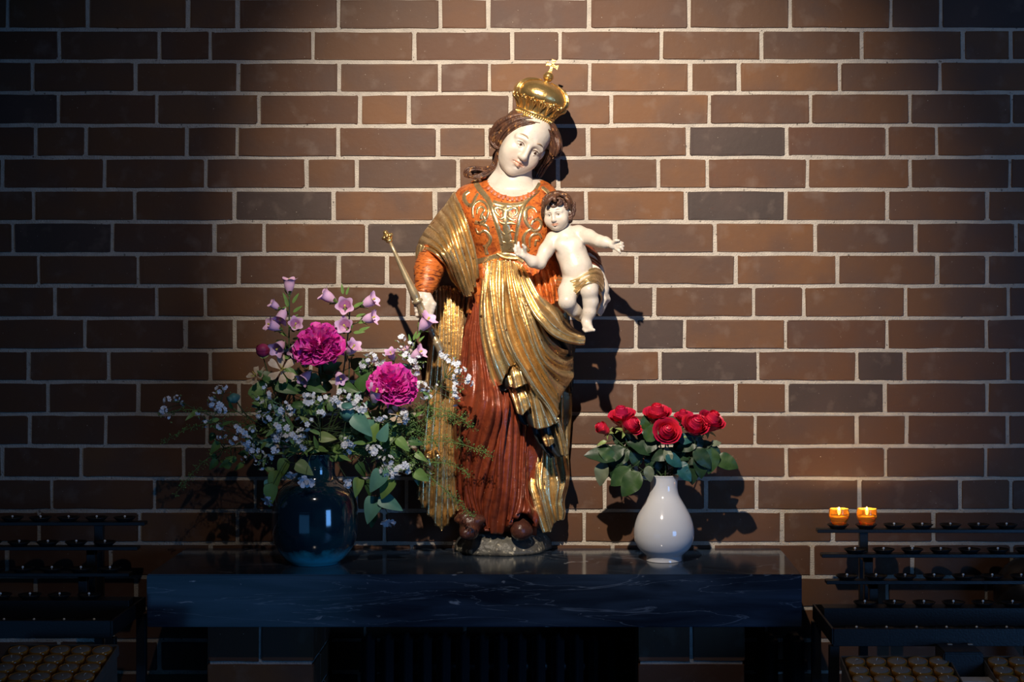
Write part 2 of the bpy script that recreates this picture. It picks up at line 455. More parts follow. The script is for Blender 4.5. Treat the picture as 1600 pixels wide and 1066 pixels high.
def place_brick(parent, me_list, wm, x0, x1, zc, y, h0=.0715, rot=0, hs=1):
    me = rb.choice(me_list); o = bpy.data.objects.new('brick', me); COL.objects.link(o); o.parent = parent
    o.location = (x0+(x1-x0)/2, y, zc); o['tone'] = rb.uniform(0, .93); o.scale = ((x1-x0)/wm*rb.choice((1, -1)), 1, hs); o.rotation_euler = (rb.uniform(-.006, .006), rb.uniform(-.0035, .0035), rot+rb.uniform(-.003, .003))
    return o
for k, js in enumerate(ROWS):
    js = list(js)
    while js[0] > -130: js.insert(0, js[0]-157.5)
    while js[-1] < 1720: js.append(js[-1]+157.5)
    for a, b in zip(js[:-1], js[1:]):
        mid = (a+b)/2; bow = 1.6*math.exp(-((mid-650)/450)**2)-.4 if k < 5 else 0
        zc = CZ+(VY-((YL[k]+YL[k+1])/2+bow))/602.6; wd_ = (b-a)/602.6
        g = 7.0/602.6*rb.uniform(.85, 1.25); x0 = (a-VX)/602.6+g/2; x1 = (b-VX)/602.6-g/2
        hs = ((YL[k+1]-YL[k])-7.4)/602.6/.0715
        bo = place_brick(wall, STR if wd_ > .19 else HEA, .246 if wd_ > .19 else .117, x0, x1, zc, rb.uniform(.0005, .0025), hs=hs)
        for qx, qy in GREYS:
            if a < qx < b and YL[k] < qy < YL[k+1]: bo['tone'] = rb.uniform(.96, 1)
        for qx, qy in ORNG:
            if a < qx < b and YL[k] < qy < YL[k+1]: bo['tone'] = .78
# the courses beyond the frame, above, are one joined mesh
up = MB()
for k in range(6):
    z = CZ+(VY-YL[0])/602.6+.0833*(k+.5); x = -2.3+rb.uniform(.05, .2)
    while x < 2.0:
        w_ = .246 if rb.random() < .75 else .117; v, f = bevel_box(x, min(x+w_, 2.09), rb.uniform(.0003, .002), .02, z-.0357, z+.0357, .002, 1); up.add(v, f); x += w_+.0125
o = up.build('brick_courses', M_BRICK, wall, smooth=False); o['kind'] = 'stuff'; o['tone'] = .3
M_FLOOR = mat('stone_floor', (.06, .055, .05, 1), (.04, .037, .035, 1), 6, .5, bump=.3, bscale=50)
fl = MB().add(*box(-2.3, 2.1, -4.6, .0065, -.05, 0)).build('floor', M_FLOOR, smooth=False); tag(fl, kind='structure')

# ================================================================ marble slab and its piers
M_MARBLE = bpy.data.materials.new('dark_marble'); M_MARBLE.use_nodes = True
def marble():
    nt = M_MARBLE.node_tree; N = nt.nodes; L = nt.links; b = N['Principled BSDF']
    tc = N.new('ShaderNodeTexCoord'); mp = N.new('ShaderNodeMapping'); mp.inputs['Scale'].default_value = (1.2, 1.8, 9); mp.inputs['Rotation'].default_value = (0, .03, .08); L.new(tc.outputs['Object'], mp.inputs[0])
    def nz(s, d, di=0, mpx=mp): n = N.new('ShaderNodeTexNoise'); n.inputs['Scale'].default_value = s; n.inputs['Detail'].default_value = d; n.inputs['Distortion'].default_value = di; L.new(mpx.outputs[0], n.inputs['Vector']); return n.outputs[0]
    def rg(src, a, bb, c=0., d=1.): r = N.new('ShaderNodeMapRange'); r.inputs['From Min'].default_value = a; r.inputs['From Max'].default_value = bb; r.inputs['To Min'].default_value = c; r.inputs['To Max'].default_value = d; L.new(src, r.inputs['Value']); return r.outputs[0]
    def mx(f, a, c):
        x = N.new('ShaderNodeMix'); x.data_type = 'RGBA'; L.new(f, x.inputs[0])
        for s_, i in ((a, 6), (c, 7)):
            if isinstance(s_, tuple): x.inputs[i].default_value = s_
            else: L.new(s_, x.inputs[i])
        return x.outputs[2]
    o = mx(rg(nz(3, 8, .6), .35, .68), (.010, .016, .028, 1), (.036, .058, .095, 1))
    v = nz(1.6, 9, 1.3)
    ab = N.new('ShaderNodeMath'); ab.operation = 'SUBTRACT'; ab.inputs[1].default_value = .5; L.new(v, ab.inputs[0])
    a2 = N.new('ShaderNodeMath'); a2.operation = 'ABSOLUTE'; L.new(ab.outputs[0], a2.inputs[0])
    o = mx(rg(a2.outputs[0], .0, .007, .38, 0), o, (.26, .31, .38, 1))
    mp2 = N.new('ShaderNodeMapping'); mp2.inputs['Scale'].default_value = (5, 5, 16); mp2.inputs['Location'].default_value = (3, 1, 2); L.new(tc.outputs['Object'], mp2.inputs[0])
    o = mx(rg(nz(4, 6, 1.0, mp2), .68, .74, 0, .7), o, (.42, .45, .5, 1))
    L.new(o, b.inputs['Base Color']); b.inputs['Roughness'].default_value = .13; b.inputs['Specular IOR Level'].default_value = .6
marble()
SLZ = 1.033; ST = .124; xl = (229-VX)*(D-.4)/F; xr = (1253-VX)*(D-.4)/F
v, f = bevel_box(xl, xr, -.4, .0, SLZ-ST, SLZ, .0025)
slab = MB().add(v, f).build('marble_shelf', M_MARBLE, smooth=False)
tag(slab, 'long dark blue-grey veined marble shelf carrying the statue and both vases', 'shelf')
M_PMORT = mat('pier_mortar', (.42, .40, .37, 1), (.33, .31, .29, 1), 30, .9, bump=.8, bscale=260)
def pier(x0, x1, label):
    # x0,x1 pixel edges of the front face at 0.32 m from the wall
    a = (x0-VX)*(D-.32)/F; b = (x1-VX)*(D-.32)/F; zt = SLZ-ST-.0005
    t = MB().add(*box(a+.004, b-.004, -.316, .0, 0, zt)).build('brick_pier', M_PMORT, smooth=False, loc=((a+b)/2, -.16, 0)); tag(t, label, 'pier')
    c = (a+b)/2; w = b-a; z = CZ+(VY-1036)*(D-.32)/F   # centre of first bed joint
    zs = [zt]+[z-.0833*i for i in range(12)]
    for i in range(len(zs)-1):
        top, bot = zs[i]-(.005 if i else .001), zs[i+1]+.005
        if bot < 0: break
        zc = (top+bot)/2; h = (top-bot)
        if i % 2 == 0: spans = [(-w/2, -w/2*(-.0)-.005), (.005, w/2)]
        else: spans = [(-w/2, w/2)]
        for s0, s1 in spans:
            o = place_brick(t, HEA if s1-s0 < .2 else STR, .117 if s1-s0 < .2 else .246, s0, s1, zc, 0, hs=h/.0715); o.location.y = -.160
        for sx in (-1, 1):                         # bricks on both side faces
            for y0, y1 in (((-.156, -.045), (-.035, .155)) if i % 2 else ((-.156, .03), (.04, .155))):
                o = place_brick(t, STR if y1-y0 > .15 else HEA, .246 if y1-y0 > .15 else .117, y0, y1, zc, 0, hs=h/.0715)
                o.location = (sx*w/2, (y0+y1)/2, zc); o.rotation_euler = (0, 0, PI/2*sx); 
    return t
pier(325, 489, 'left brick pier under the marble shelf, below the blue vase')
pier(998, 1163, 'right brick pier under the marble shelf, below the white vase')
# ribbed radiators behind and between the piers
M_RAD = mat('radiator_paint', (.012, .013, .016, 1), None, rough=.45)
def radiator(x0, x1, label):
    a = (x0-VX)*(D-.16)/F; b = (x1-VX)*(D-.16)/F; t = thing('radiator', label, 'radiator', ((a+b)/2, -.14, .12))
    n = int((b-a)/.045); p = (b-a)/n
    v, f = bevel_box(-p*.36, p*.36, -.04, .04, 0, .72, .012, 3); me = MB().add(v, f).mesh('radiator_rib', M_RAD)
    for i in range(n):
        o = link('radiator_rib', me, t); o.location = (a-(a+b)/2+p*(i+.5), 0, 0)
    for zz in (.05, .64):
        MB().add(*tube([(a, -.14, .12+zz), (b, -.14, .12+zz)], .016, 10)).build('radiator_header', M_RAD, t)
    for xx in (a+.06, b-.06): MB().add(*box(xx-.015, xx+.015, -.17, -.11, 0, .14)).build('radiator_foot', M_RAD, t, smooth=False)
radiator(560, 975, 'dark ribbed radiator under the shelf between the two brick piers')
radiator(1180, 1262, 'short dark ribbed radiator to the right of the right brick pier')
# ================================================================ the carved statue
GOLD = mat('gold_leaf', (.88, .67, .35, 1), (.50, .32, .13, 1), 28, .26, .86, bump=.35, bscale=90, rough2=.46, lo=.42, hi=.78, dist=.6, c3=(.20, .075, .03, 1), scale3=75, lo3=.66, hi3=.72)
GOLD2 = mat('crown_gold', (.84, .58, .23, 1), (.56, .34, .11, 1), 30, .28, .9, bump=.25, bscale=160, lo=.4, hi=.8)
ORANGE = mat('orange_lacquer', (.60, .155, .030, 1), (.24, .045, .016, 1), 45, .30, .1, bump=.5, bscale=110, dist=1.2, lo=.46, hi=.72, c3=(.10, .02, .012, 1), scale3=130, lo3=.6, hi3=.68)
RED = mat('red_brown_lacquer', (.27, .055, .022, 1), (.14, .028, .015, 1), 30, .28, .1, bump=.35, bscale=100, lo=.4, hi=.7, dist=1, c3=(.55, .2, .08, 1), scale3=190, lo3=.69, hi3=.73)
SKIN = mat('carved_skin', (.62, .56, .485, 1), (.54, .46, .38, 1), 26, .36, bump=.15, bscale=120, lo=.45, hi=.8, vcol=True, c3=(.42, .30, .2, 1), scale3=210, lo3=.70, hi3=.745)
HAIR = mat('carved_hair', (.115, .050, .028, 1), (.055, .026, .018, 1), 70, .40, bump=.5, bscale=240, c3=(.42, .20, .07, 1), scale3=110, lo3=.60, hi3=.70, stretch=(1, 1, .5))
LINING = mat('mantle_lining', (.022, .026, .024, 1), (.012, .014, .016, 1), 20, .35, bump=.3)
SHOE = mat('shoe_lacquer', (.085, .03, .02, 1), (.20, .07, .03, 1), 60, .25, bump=.5, bscale=130, lo=.55, hi=.75)
ROCK = mat('painted_rock', (.17, .16, .12, 1), (.07, .065, .06, 1), 22, .42, bump=1, bscale=70, c3=(.62, .55, .40, 1), scale3=62, lo3=.58, hi3=.66)
EYEW = mat('eye_white', (.55, .50, .42, 1), rough=.2); IRIS = mat('iris', (.05, .022, .012, 1), rough=.15)
BROW = mat('brow_line', (.36, .24, .15, 1), rough=.5); LINE = mat('lid_line', (.12, .05, .03, 1), rough=.5)
PINK = mat('collar_pink', (.56, .23, .15, 1), (.42, .14, .09, 1), 60, .4, bump=.3)
BRASS = mat('sceptre_brass', (.62, .50, .30, 1), (.42, .33, .20, 1), 40, .36, .6, bump=.1)

st = thing('statue', 'crowned wooden woman statue in orange bodice, red skirt and gilded cloak, head bowed', 'statue', W(785, 862, .07))

# base: a half dome of painted rock
def dome():
    vs = []; n, m = 56, 14; rng = np.random.RandomState(4)
    c = W(785, 857, .004); R, H = .127, .056
    for j in range(m+1):
        t = PI/2*j/m
        for i in range(n):
            a = PI+PI*i/(n-1); r = R*math.cos(t)**.55*(1+.03*math.sin(5*a)+.02*math.sin(9*a+2))
            vs.append((c.x+r*math.cos(a), -.004+r*math.sin(a)*1.02, SLZ+.0008+H*math.sin(t)*(1+.06*math.sin(3*a+1))))
    f = [(j*n+i, j*n+i+1, (j+1)*n+i+1, (j+1)*n+i) for j in range(m) for i in range(n-1)]
    f.append(tuple(range(n))[::-1]); f.append(tuple(j*n for j in range(m+1))+tuple(j*n+n-1 for j in range(m, -1, -1)))
    return vs, f
MB().add(*dome()).build('rock_base', ROCK, st)
# shoes
c = Clay(); c.pcap((742, 816, .10), (733, 829, .150), 15, 15, .01); c.pcap((733, 829, .15), (727, 834, .168), 13, 9, .01); c.ell(W(735, 812, .13), (S(26), .030, S(11)), k=.01); c.ell(W(728, 804, .13), (S(12), .02, S(5)), k=.01)
V, Q = c.mesh(.0022); arr_obj('shoe', V, Q, SHOE, st)
c = Clay(); c.pcap((815, 818, .09), (813, 829, .135), 15, 15, .01); c.ell(W(816, 830, .128), (S(17), .020, S(12)), k=.01)
V, Q = c.mesh(.0022); arr_obj('shoe', V, Q, SHOE, st)

# ---- skirt
skirt = [
 [(742, 425, .05), (732, 480, .04), (718, 540, .04), (706, 600, .04), (700, 660, .04), (702, 740, .04), (706, 800, .05), (712, 818, .05)],
 [(743, 431, .10), (737, 482, .10), (729, 515, .10), (722, 560, .10), (716, 610, .11), (712, 660, .12), (716, 720, .11), (716, 770, .10), (722, 806, .11)],
 [(747, 436, .12), (741, 495, .12), (736, 530, .125), (734, 575, .13), (730, 620, .15), (720, 672, .15), (722, 720, .14), (726, 770, .13), (734, 803, .13)],
 [(750, 441, .13), (747, 500, .135), (745, 530, .14), (751, 565, .15), (754, 612, .196), (744, 655, .196), (732, 705, .168), (731, 755, .15), (742, 806, .14)],
 [(753, 445, .13), (752, 500, .14), (755, 545, .15), (763, 590, .168), (770, 635, .222), (758, 682, .20), (745, 720, .17), (739, 765, .155), (750, 812, .14)],
 [(757, 445, .13), (757, 520, .14), (768, 575, .155), (780, 615, .185), (783, 645, .200), (773, 690, .182), (759, 735, .17), (749, 780, .155), (757, 818, .135)],
 [(764, 440, .13), (765, 520, .135), (777, 585, .15), (785, 625, .165), (783, 658, .172), (776, 705, .175), (766, 755, .168), (757, 800, .145), (762, 828, .135)],
 [(775, 430, .13), (775, 520, .13), (783, 590, .14), (790, 626, .172), (785, 661, .178), (780, 710, .18), (778, 770, .17), (769, 815, .145), (768, 834, .13)],
 [(790, 430, .13), (790, 520, .13), (796, 590, .13), (799, 650, .14), (797, 710, .155), (791, 770, .16), (786, 818, .145), (785, 835, .13)],
 [(812, 430, .12), (812, 560, .12), (810, 650, .12), (808, 720, .125), (805, 770, .145), (799, 800, .15), (795, 818, .15)],
 [(822, 430, .11), (822, 560, .11), (820, 650, .11), (817, 720, .12), (816, 765, .135), (812, 790, .15), (806, 804, .155)],
 [(838, 430, .11), (838, 560, .10), (832, 660, .09), (823, 723, .10), (822, 772, .12), (828, 792, .15), (826, 800, .155)],
 [(856, 430, .07), (856, 560, .06), (846, 680, .05), (836, 740, .06), (835, 785, .08), (842, 808, .12), (838, 824, .125)],
 [(862, 430, .02), (862, 560, .02), (852, 680, .02), (842, 740, .02), (842, 785, .03), (846, 808, .05), (842, 826, .06)]]
m = MB().add(*sheet(skirt, 90, 5, .015, .012, fine=.0009, seed=3))
# knee wrinkles left of the knee, and the body mass behind
m.add(*loft([(420, 742, 862, .09, .004), (520, 728, 866, .09, .004), (620, 712, 862, .11, .004), (720, 712, 850, .10, .004), (800, 722, 842, .09, .004), (842, 730, 838, .08, .004)], 40, 3))
for p in ([(716, 604, .10), (726, 612, .13), (738, 620, .145), (746, 628, .155)], [(712, 622, .10), (720, 630, .13), (731, 636, .145)]):
    m.add(*ptube(p, [3, 5, 5, 2][:len(p)], 8, 14))
m.build('skirt', RED, st)

# ---- bodice and hips (orange), skin left open inside the neckline
BODY = [(278, 760, 838, .10, .01), (283, 742, 852, .115, .01), (291, 722, 864, .135, .008), (302, 712, 871, .155, .006), (322, 714, 874, .186, .005), (345, 722, 872, .198, .004), (370, 731, 868, .190, .004), (388, 738, 866, .178, .004), (403, 740, 868, .170, .004), (422, 736, 876, .172, .004), (450, 734, 882, .165, .004), (490, 728, 882, .13, .004)]
def wr(x, y, a):
    if y > 412: return .006*math.sin((x-.15*(y-412))*.42)*min(1, (y-412)/15)
    return .0012*math.sin(x*.25+y*.11)
V, Fc = loft(BODY, 120, 5, 2.3, wr); V = np.array([tuple(v) for v in V])
def toP(v): Y = D+v[1]; return VX+v[0]*F/Y, VY-(v[2]-CZ)*F/Y
def inneck(f):
    c = V[list(f)].mean(0)
    if len(f) > 4: return c[2] > 1.75
    x, y = toP(c); return c[1] < -.05 and ((x-803)/45)**2+((y-270)/38)**2 < 1
fi = [f for f in Fc if not inneck(f)]; fs = [f for f in Fc if inneck(f)]
BV = BVHTree.FromPolygons([Vector(v) for v in V], Fc)
def on(px, py, off=0):
    o = Vector((0, -D, CZ)); d = (W(px, py, 0)-o).normalized(); h = BV.ray_cast(o, d)[0]
    if h is None: h = W(px, py, .1)
    return h-d*off
MB().add(V.tolist(), fi).build('bodice', ORANGE, st)
o_c = MB().add(V.tolist(), fs).build('chest', SKIN, st)
for o_ in (o_c,):
    at = o_.data.color_attributes.new('tint', 'FLOAT_COLOR', 'POINT'); at.data.foreach_set('color', [1.0]*4*len(o_.data.vertices))
def ribbon(pts, w, h, base=-.0015, n=None, prof=(0, .75, 1, .75, 0)):
    P = np.array(pts, float); n = n or max(6, int(np.linalg.norm(np.diff(P, axis=0), axis=1).sum()/1.6))
    ww = np.full(len(P), w) if np.isscalar(w) else np.array(w, float)
    Q = cr(np.c_[P, np.zeros(len(P)), ww], n); T = np.gradient(Q[:, :2], axis=0); T /= np.maximum(np.linalg.norm(T, axis=1, keepdims=True), 1e-6)
    Nn = np.stack([-T[:, 1], T[:, 0]], 1); k = len(prof); vs = []
    for i in range(n):
        for j, hh in enumerate(prof):
            s = -1+2*j/(k-1); x, y = Q[i, :2]+Nn[i]*Q[i, 3]/2*s; vs.append(on(x, y, base+h*hh))
    return vs, grid_faces(n, k)
orn = MB()
for pts, w in (([(741, 281), (749, 295), (762, 311), (769, 326), (776, 350), (782, 371), (786, 393)], [9, 9, 8, 7.5, 7.5, 7, 7]),
    ([(845, 287), (838, 298), (827, 309), (819, 319), (814, 333), (810, 350), (807, 367), (804, 388)], [9, 9, 8, 7.5, 7, 6.5, 6, 6]),
    ([(790, 318), (790, 343), (792, 364), (794, 394)], [12, 10, 13, 24]), ([(770, 316), (782, 319.5), (799, 321), (820, 317)], 8),
    ([(790, 329), (781, 324), (774, 325), (775, 332), (781, 338)], [7, 7, 6, 5, 3]), ([(790, 338), (783, 342), (778, 341)], [6, 5, 2]),
    ([(791, 329), (800, 324), (807, 326), (807, 334), (801, 338)], [7, 7, 6, 5, 3]), ([(792, 338), (800, 344), (806, 343)], [6, 5, 2]),
    ([(791, 350), (784, 349), (780, 345)], [6, 5, 2]), ([(792, 350), (799, 349), (806, 350)], [6, 5, 2]), ([(791, 368), (784, 364), (781, 358)], [6, 5, 2]), ([(793, 366), (799, 361), (804, 363)], [6, 5, 2]),
    ([(792, 380), (785, 378), (783, 372)], [5, 4, 2]), ([(793, 380), (799, 377), (803, 378)], [5, 4, 2]),
    ([(733, 299), (726, 304), (726, 314), (732, 321), (739, 319), (742, 310), (747, 302)], [5, 6, 7, 7, 6, 5, 4]),
    ([(739, 340), (738, 327), (742, 318), (751, 314), (760, 320), (763, 332), (758, 343), (749, 348), (742, 346)], 4.2),
    ([(745, 334), (746, 327), (752, 323), (757, 328), (753, 334), (751, 342)], [3, 4, 4, 4, 4, 5]), ([(754, 337), (758, 344), (756, 350)], [5, 5, 3]),
    ([(741, 349), (751, 350), (761, 354), (764, 361)], [3, 4.5, 5, 3]), ([(743, 357), (747, 365), (755, 361), (763, 366), (766, 376), (761, 384), (754, 385)], [3, 4, 5, 5.5, 6, 6, 3]), ([(763, 380), (759, 389), (761, 398)], [4, 5, 6]),
    ([(822, 340), (821, 330), (827, 324), (835, 326), (839, 332)], [7, 7, 5, 4, 2]), ([(821, 335), (821, 344), (826, 353), (834, 361), (843, 358), (846, 349), (841, 343), (834, 345), (830, 351)], [7, 6.5, 6, 5.5, 5, 5, 5, 5, 4]),
    ([(830, 358), (822, 364), (818, 373), (820, 384), (826, 392)], [4, 5, 6, 6, 6]), ([(828, 386), (828, 374), (834, 367), (842, 366), (846, 372)], [3, 4, 5, 5, 3]), ([(836, 384), (838, 376), (843, 377)], [4, 4, 2]),
    ([(846, 292), (856, 300), (862, 310)], [5, 6, 4])):
    orn.add(*ribbon(pts, w*1.3 if np.isscalar(w) else [q*1.3 for q in w], .0045))
orn.build('gilded_ornament', GOLD, st)
# neckline band with its row of small pink blocks
def ell(a, ex=1.0): return (803+46*ex*math.cos(a), 270+39*ex*math.sin(a))
nb = [ell(a, 1.05) for a in np.linspace(PI*.97, .12*PI, 20)]
MB().add(*ribbon(nb, 9, .0045, prof=(0, .8, 1, .9, .8, 0))).build('neckline_band', ORANGE, st)
blk = MB()
for a in np.linspace(.80*PI, .28*PI, 12):
    c0 = ell(a, 1.06); tx = (-math.sin(a), math.cos(a)); nx_ = (math.cos(a), math.sin(a)); vs = []
    for q in (0, 1):
        for s1, s2 in ((-1, -1), (1, -1), (1, 1), (-1, 1)):
            k = 1 if q == 0 else .75
            vs.append(on(c0[0]+k*(tx[0]*2.1*s1+nx_[0]*2.6*s2), c0[1]+k*(tx[1]*2.1*s1+nx_[1]*2.6*s2), .002+.0045*q))
    blk.add(vs, [(4, 5, 6, 7), (0, 1, 5, 4), (1, 2, 6, 5), (2, 3, 7, 6), (3, 0, 4, 7)])
blk.build('neckline_blocks', PINK, st)
bl = MB().add(*ribbon([(741, 409), (750, 408), (762, 405), (775, 401), (790, 399), (806, 402), (818, 408)], 10, .006, prof=(0, .9, .7, 1, .9, 0)))
bl.add(*ribbon([(776, 396), (786, 402), (798, 404), (808, 404)], [3, 5, 6, 3], .012)); bl.add(*ribbon([(779, 404), (776, 410), (778, 416)], [3, 4, 3], .012))
bl.build('belt', GOLD, st)

MB().add(*sheet([[(812, 418, .155), (818, 440, .165), (830, 462, .175)], [(824, 418, .165), (830, 440, .185), (840, 468, .19)], [(836, 419, .165), (841, 444, .192), (849, 474, .195)], [(846, 420, .165), (852, 446, .194), (858, 477, .195)], [(856, 421, .16), (862, 446, .188), (866, 474, .185)], [(866, 422, .145), (873, 444, .165), (874, 468, .16)]], 30, 6, .012, .006, fine=.0008, seed=6)).build('robe_folds', ORANGE, st)
# ---- gilded mantle gathered at the waist
def P3(*a): return list(a)
A_ = [
 [(756, 410, .15), (752, 446, .150), (750, 473, .155), (750, 502, .16), (753, 533, .16), (759, 563, .165), (765, 591, .17), (772, 607, .17)],
 [(761, 410, .165), (757, 454, .182), (755, 480, .19), (757, 511, .198), (764, 545, .203), (772, 572, .205), (783, 601, .195)],
 [(768, 408, .172), (765, 440, .196), (768, 470, .205), (772, 500, .212), (778, 530, .216), (787, 556, .216), (795, 573, .212)],
 [(777, 407, .176), (775, 440, .20), (778, 480, .214), (783, 512, .222), (792, 541, .224), (802, 560, .221), (808, 569, .216)],
 [(784, 406, .178), (785, 440, .205), (785, 480, .218), (789, 518, .226), (803, 555, .229), (820, 583, .226), (838, 612, .221), (857, 637, .213), (871, 662, .205)]]
B_ = [A_[4],
 [(790, 406, .178), (793, 440, .205), (798, 475, .216), (806, 510, .223), (820, 548, .224), (838, 585, .218), (854, 612, .205), (872, 640, .185)],
 [(797, 407, .178), (801, 440, .205), (809, 475, .218), (819, 505, .225), (829, 535, .226), (842, 565, .217), (858, 592, .195), (872, 612, .165), (877, 618, .14)],
 [(802, 409, .178), (808, 440, .205), (817, 470, .219), (826, 500, .228), (836, 535, .230), (848, 562, .222), (862, 577, .205), (878, 587, .175), (897, 590, .12)],
 [(806, 411, .178), (813, 440, .205), (822, 470, .22), (832, 498, .228), (842, 525, .228), (853, 548, .220), (868, 562, .195), (884, 566, .16), (896, 560, .12)],
 [(809, 413, .176), (818, 440, .20), (828, 468, .21), (838, 492, .21), (848, 512, .20), (862, 532, .18), (878, 545, .155), (893, 548, .10)]]
C_ = [
 [(806, 411, .18), (814, 440, .215), (824, 470, .232), (836, 492, .243), (847, 505, .247), (858, 518, .245), (872, 527, .238), (888, 533, .225), (902, 536, .21), (914, 536, .20)],
 [(809, 413, .18), (819, 438, .212), (833, 466, .232), (845, 486, .24), (857, 499, .24), (868, 510, .236), (882, 520, .225), (898, 527, .212), (915, 531, .20)],
 [(812, 416, .178), (826, 432, .20), (842, 460, .212), (857, 473, .205), (870, 487, .20), (880, 506, .195), (888, 514, .19), (900, 521, .185), (914, 526, .185)],
 [(814, 416, .16), (832, 436, .17), (848, 458, .17), (862, 470, .16), (876, 486, .14), (886, 500, .13), (896, 512, .13), (908, 520, .14), (914, 524, .16)]]
m = MB().add(*sheet(A_, 90, 6, .018, .006, fine=.0008, seed=1, slope=.0015)).add(*sheet(B_, 90, 6, .030, .006, fine=.001, seed=5, slope=.0020)).add(*sheet(C_, 80, 6, .009, .008, fine=.0008, seed=8))
# stepped folds of the zigzag hem
def cone(st_, t=.005, val=.008, sd=0): m.add(*sheet(st_, 24, 5, val, t, fine=.0004, seed=sd))
cone([[(785, 572, .165), (790, 586, .178), (795, 604, .186)], [(795, 568, .182), (800, 584, .206), (805, 607, .212)], [(806, 564, .186), (813, 580, .214), (819, 601, .218)], [(815, 566, .188), (822, 582, .206), (830, 598, .206)]])
cone([[(793, 606, .158), (800, 624, .170), (807, 646, .176)], [(803, 604, .176), (810, 622, .199), (816, 649, .204)], [(816, 600, .180), (822, 616, .199), (829, 635, .200)]])
cone([[(815, 595, .17), (826, 630, .17), (833, 668, .175)], [(824, 590, .195), (833, 628, .20), (840, 671, .20)], [(835, 604, .208), (845, 635, .208), (856, 668, .205)], [(850, 622, .206), (860, 642, .205), (872, 660, .198)]])
cone([[(832, 606, .16), (833, 618, .165), (835, 634, .168)], [(826, 602, .17), (829, 616, .18), (829, 634, .182)]])
cone([[(846, 676, .145), (847, 686, .168), (852, 697, .172)], [(852, 674, .160), (855, 684, .192), (858, 698, .190)], [(860, 676, .155), (864, 684, .182), (866, 692, .178)]])
cone([[(862, 655, .17), (870, 685, .17), (876, 711, .168)], [(868, 650, .195), (877, 680, .192), (883, 713, .184)], [(873, 655, .185), (882, 685, .178), (889, 710, .168)]])
m.build('mantle', GOLD, st)
ln = MB()
ln.add(*sheet([[(764, 560, .14), (772, 606, .155), (786, 612, .16)], [(780, 555, .17), (788, 590, .18), (798, 606, .18)], [(806, 560, .18), (814, 585, .19), (826, 600, .19)]], 20, 4, .012, .004))
ln.add(*sheet([[(790, 590, .15), (800, 625, .155), (812, 660, .155), (822, 664, .155)], [(806, 590, .172), (815, 625, .178), (828, 655, .178), (833, 668, .178)], [(830, 600, .18), (838, 630, .18), (848, 655, .18), (856, 668, .18)]], 24, 4, .012, .004))
ln.add(*sheet([[(826, 655, .14), (834, 680, .15), (846, 700, .15), (860, 716, .15)], [(846, 660, .165), (852, 682, .166), (860, 702, .166), (872, 714, .164)], [(866, 655, .18), (872, 675, .175), (880, 695, .17), (886, 712, .165)]], 24, 4, .010, .004))
ln.add(*sheet([[(840, 500, .19), (862, 532, .16), (880, 560, .12), (890, 600, .08)], [(860, 520, .19), (880, 535, .15), (892, 560, .10), (893, 610, .06)], [(880, 515, .15), (900, 530, .12), (897, 560, .07), (893, 620, .04)]], 24, 4, .01, .004))
ln.build('mantle_lining', LINING, st)

# ---- gilded cloak: shoulder wrap, back fall on the left, fall on the right
sh = [
 [(709, 299, .075), (715, 316, .150), (727, 343, .185), (738, 375, .182), (745, 405, .172), (746, 430, .155)],
 [(702, 310, .07), (710, 328, .150), (720, 352, .187), (731, 385, .190), (739, 418, .178), (742, 446, .158)],
 [(694, 322, .06), (703, 336, .150), (713, 360, .192), (722, 390, .198), (732, 424, .184), (738, 456, .16)],
 [(683, 334, .06), (694, 347, .150), (704, 368, .198), (713, 395, .205), (724, 428, .188), (735, 463, .158)],
 [(673, 348, .06), (686, 360, .150), (698, 379, .204), (708, 402, .208), (718, 430, .185), (731, 464, .150)],
 [(663, 361, .055), (677, 371, .150), (691, 385, .207), (703, 405, .210), (713, 430, .18), (726, 460, .14)],
 [(655, 374, .05), (670, 380, .150), (686, 391, .207), (699, 409, .205), (708, 431, .17), (719, 453, .125)],
 [(651, 386, .045), (664, 388, .15), (680, 395, .195), (694, 410, .192), (702, 430, .15), (711, 446, .10)]]
m = MB().add(*sheet(sh, 70, 6, .019, .006, fine=.0012, seed=11, slope=.0021))
m.add(*sheet([[(651, 384, .12), (649, 400, .12), (654, 425, .10)], [(656, 382, .145), (654, 398, .142), (657, 415, .12)], [(663, 385, .155), (658, 396, .15), (659, 410, .12)]], 16, 4, .004, .005))
L_ = [
 [(676, 466, .03), (672, 520, .03), (666, 580, .035), (660, 660, .04), (654, 740, .05), (652, 775, .05)],
 [(682, 455, .05), (680, 500, .06), (674, 560, .065), (667, 640, .075), (660, 720, .08), (659, 790, .08)],
 [(688, 448, .05), (687, 510, .07), (682, 580, .075), (676, 660, .085), (670, 740, .09), (668, 800, .09)],
 [(693, 446, .05), (693, 520, .072), (689, 600, .08), (685, 700, .09), (681, 770, .095), (679, 816, .095)],
 [(698, 446, .05), (699, 530, .074), (696, 620, .08), (693, 700, .09), (691, 780, .095), (690, 830, .09)],
 [(704, 447, .05), (705, 530, .074), (702, 620, .08), (699, 720, .088), (699, 780, .09), (700, 817, .09)],
 [(711, 450, .05), (710, 530, .074), (707, 610, .08), (704, 720, .088), (705, 770, .088), (709, 803, .09)],
 [(718, 454, .05), (715, 530, .072), (711, 610, .08), (709, 720, .086), (711, 770, .088), (718, 797, .09)],
 [(726, 462, .05), (722, 500, .06), (717, 560, .07), (714, 640, .08), (713, 720, .08), (722, 798, .085)],
 [(735, 470, .04), (728, 520, .05), (722, 600, .05), (720, 700, .05), (728, 800, .05)]]
m.add(*sheet(L_, 90, 6, .015, .008, fine=.0010, seed=21))
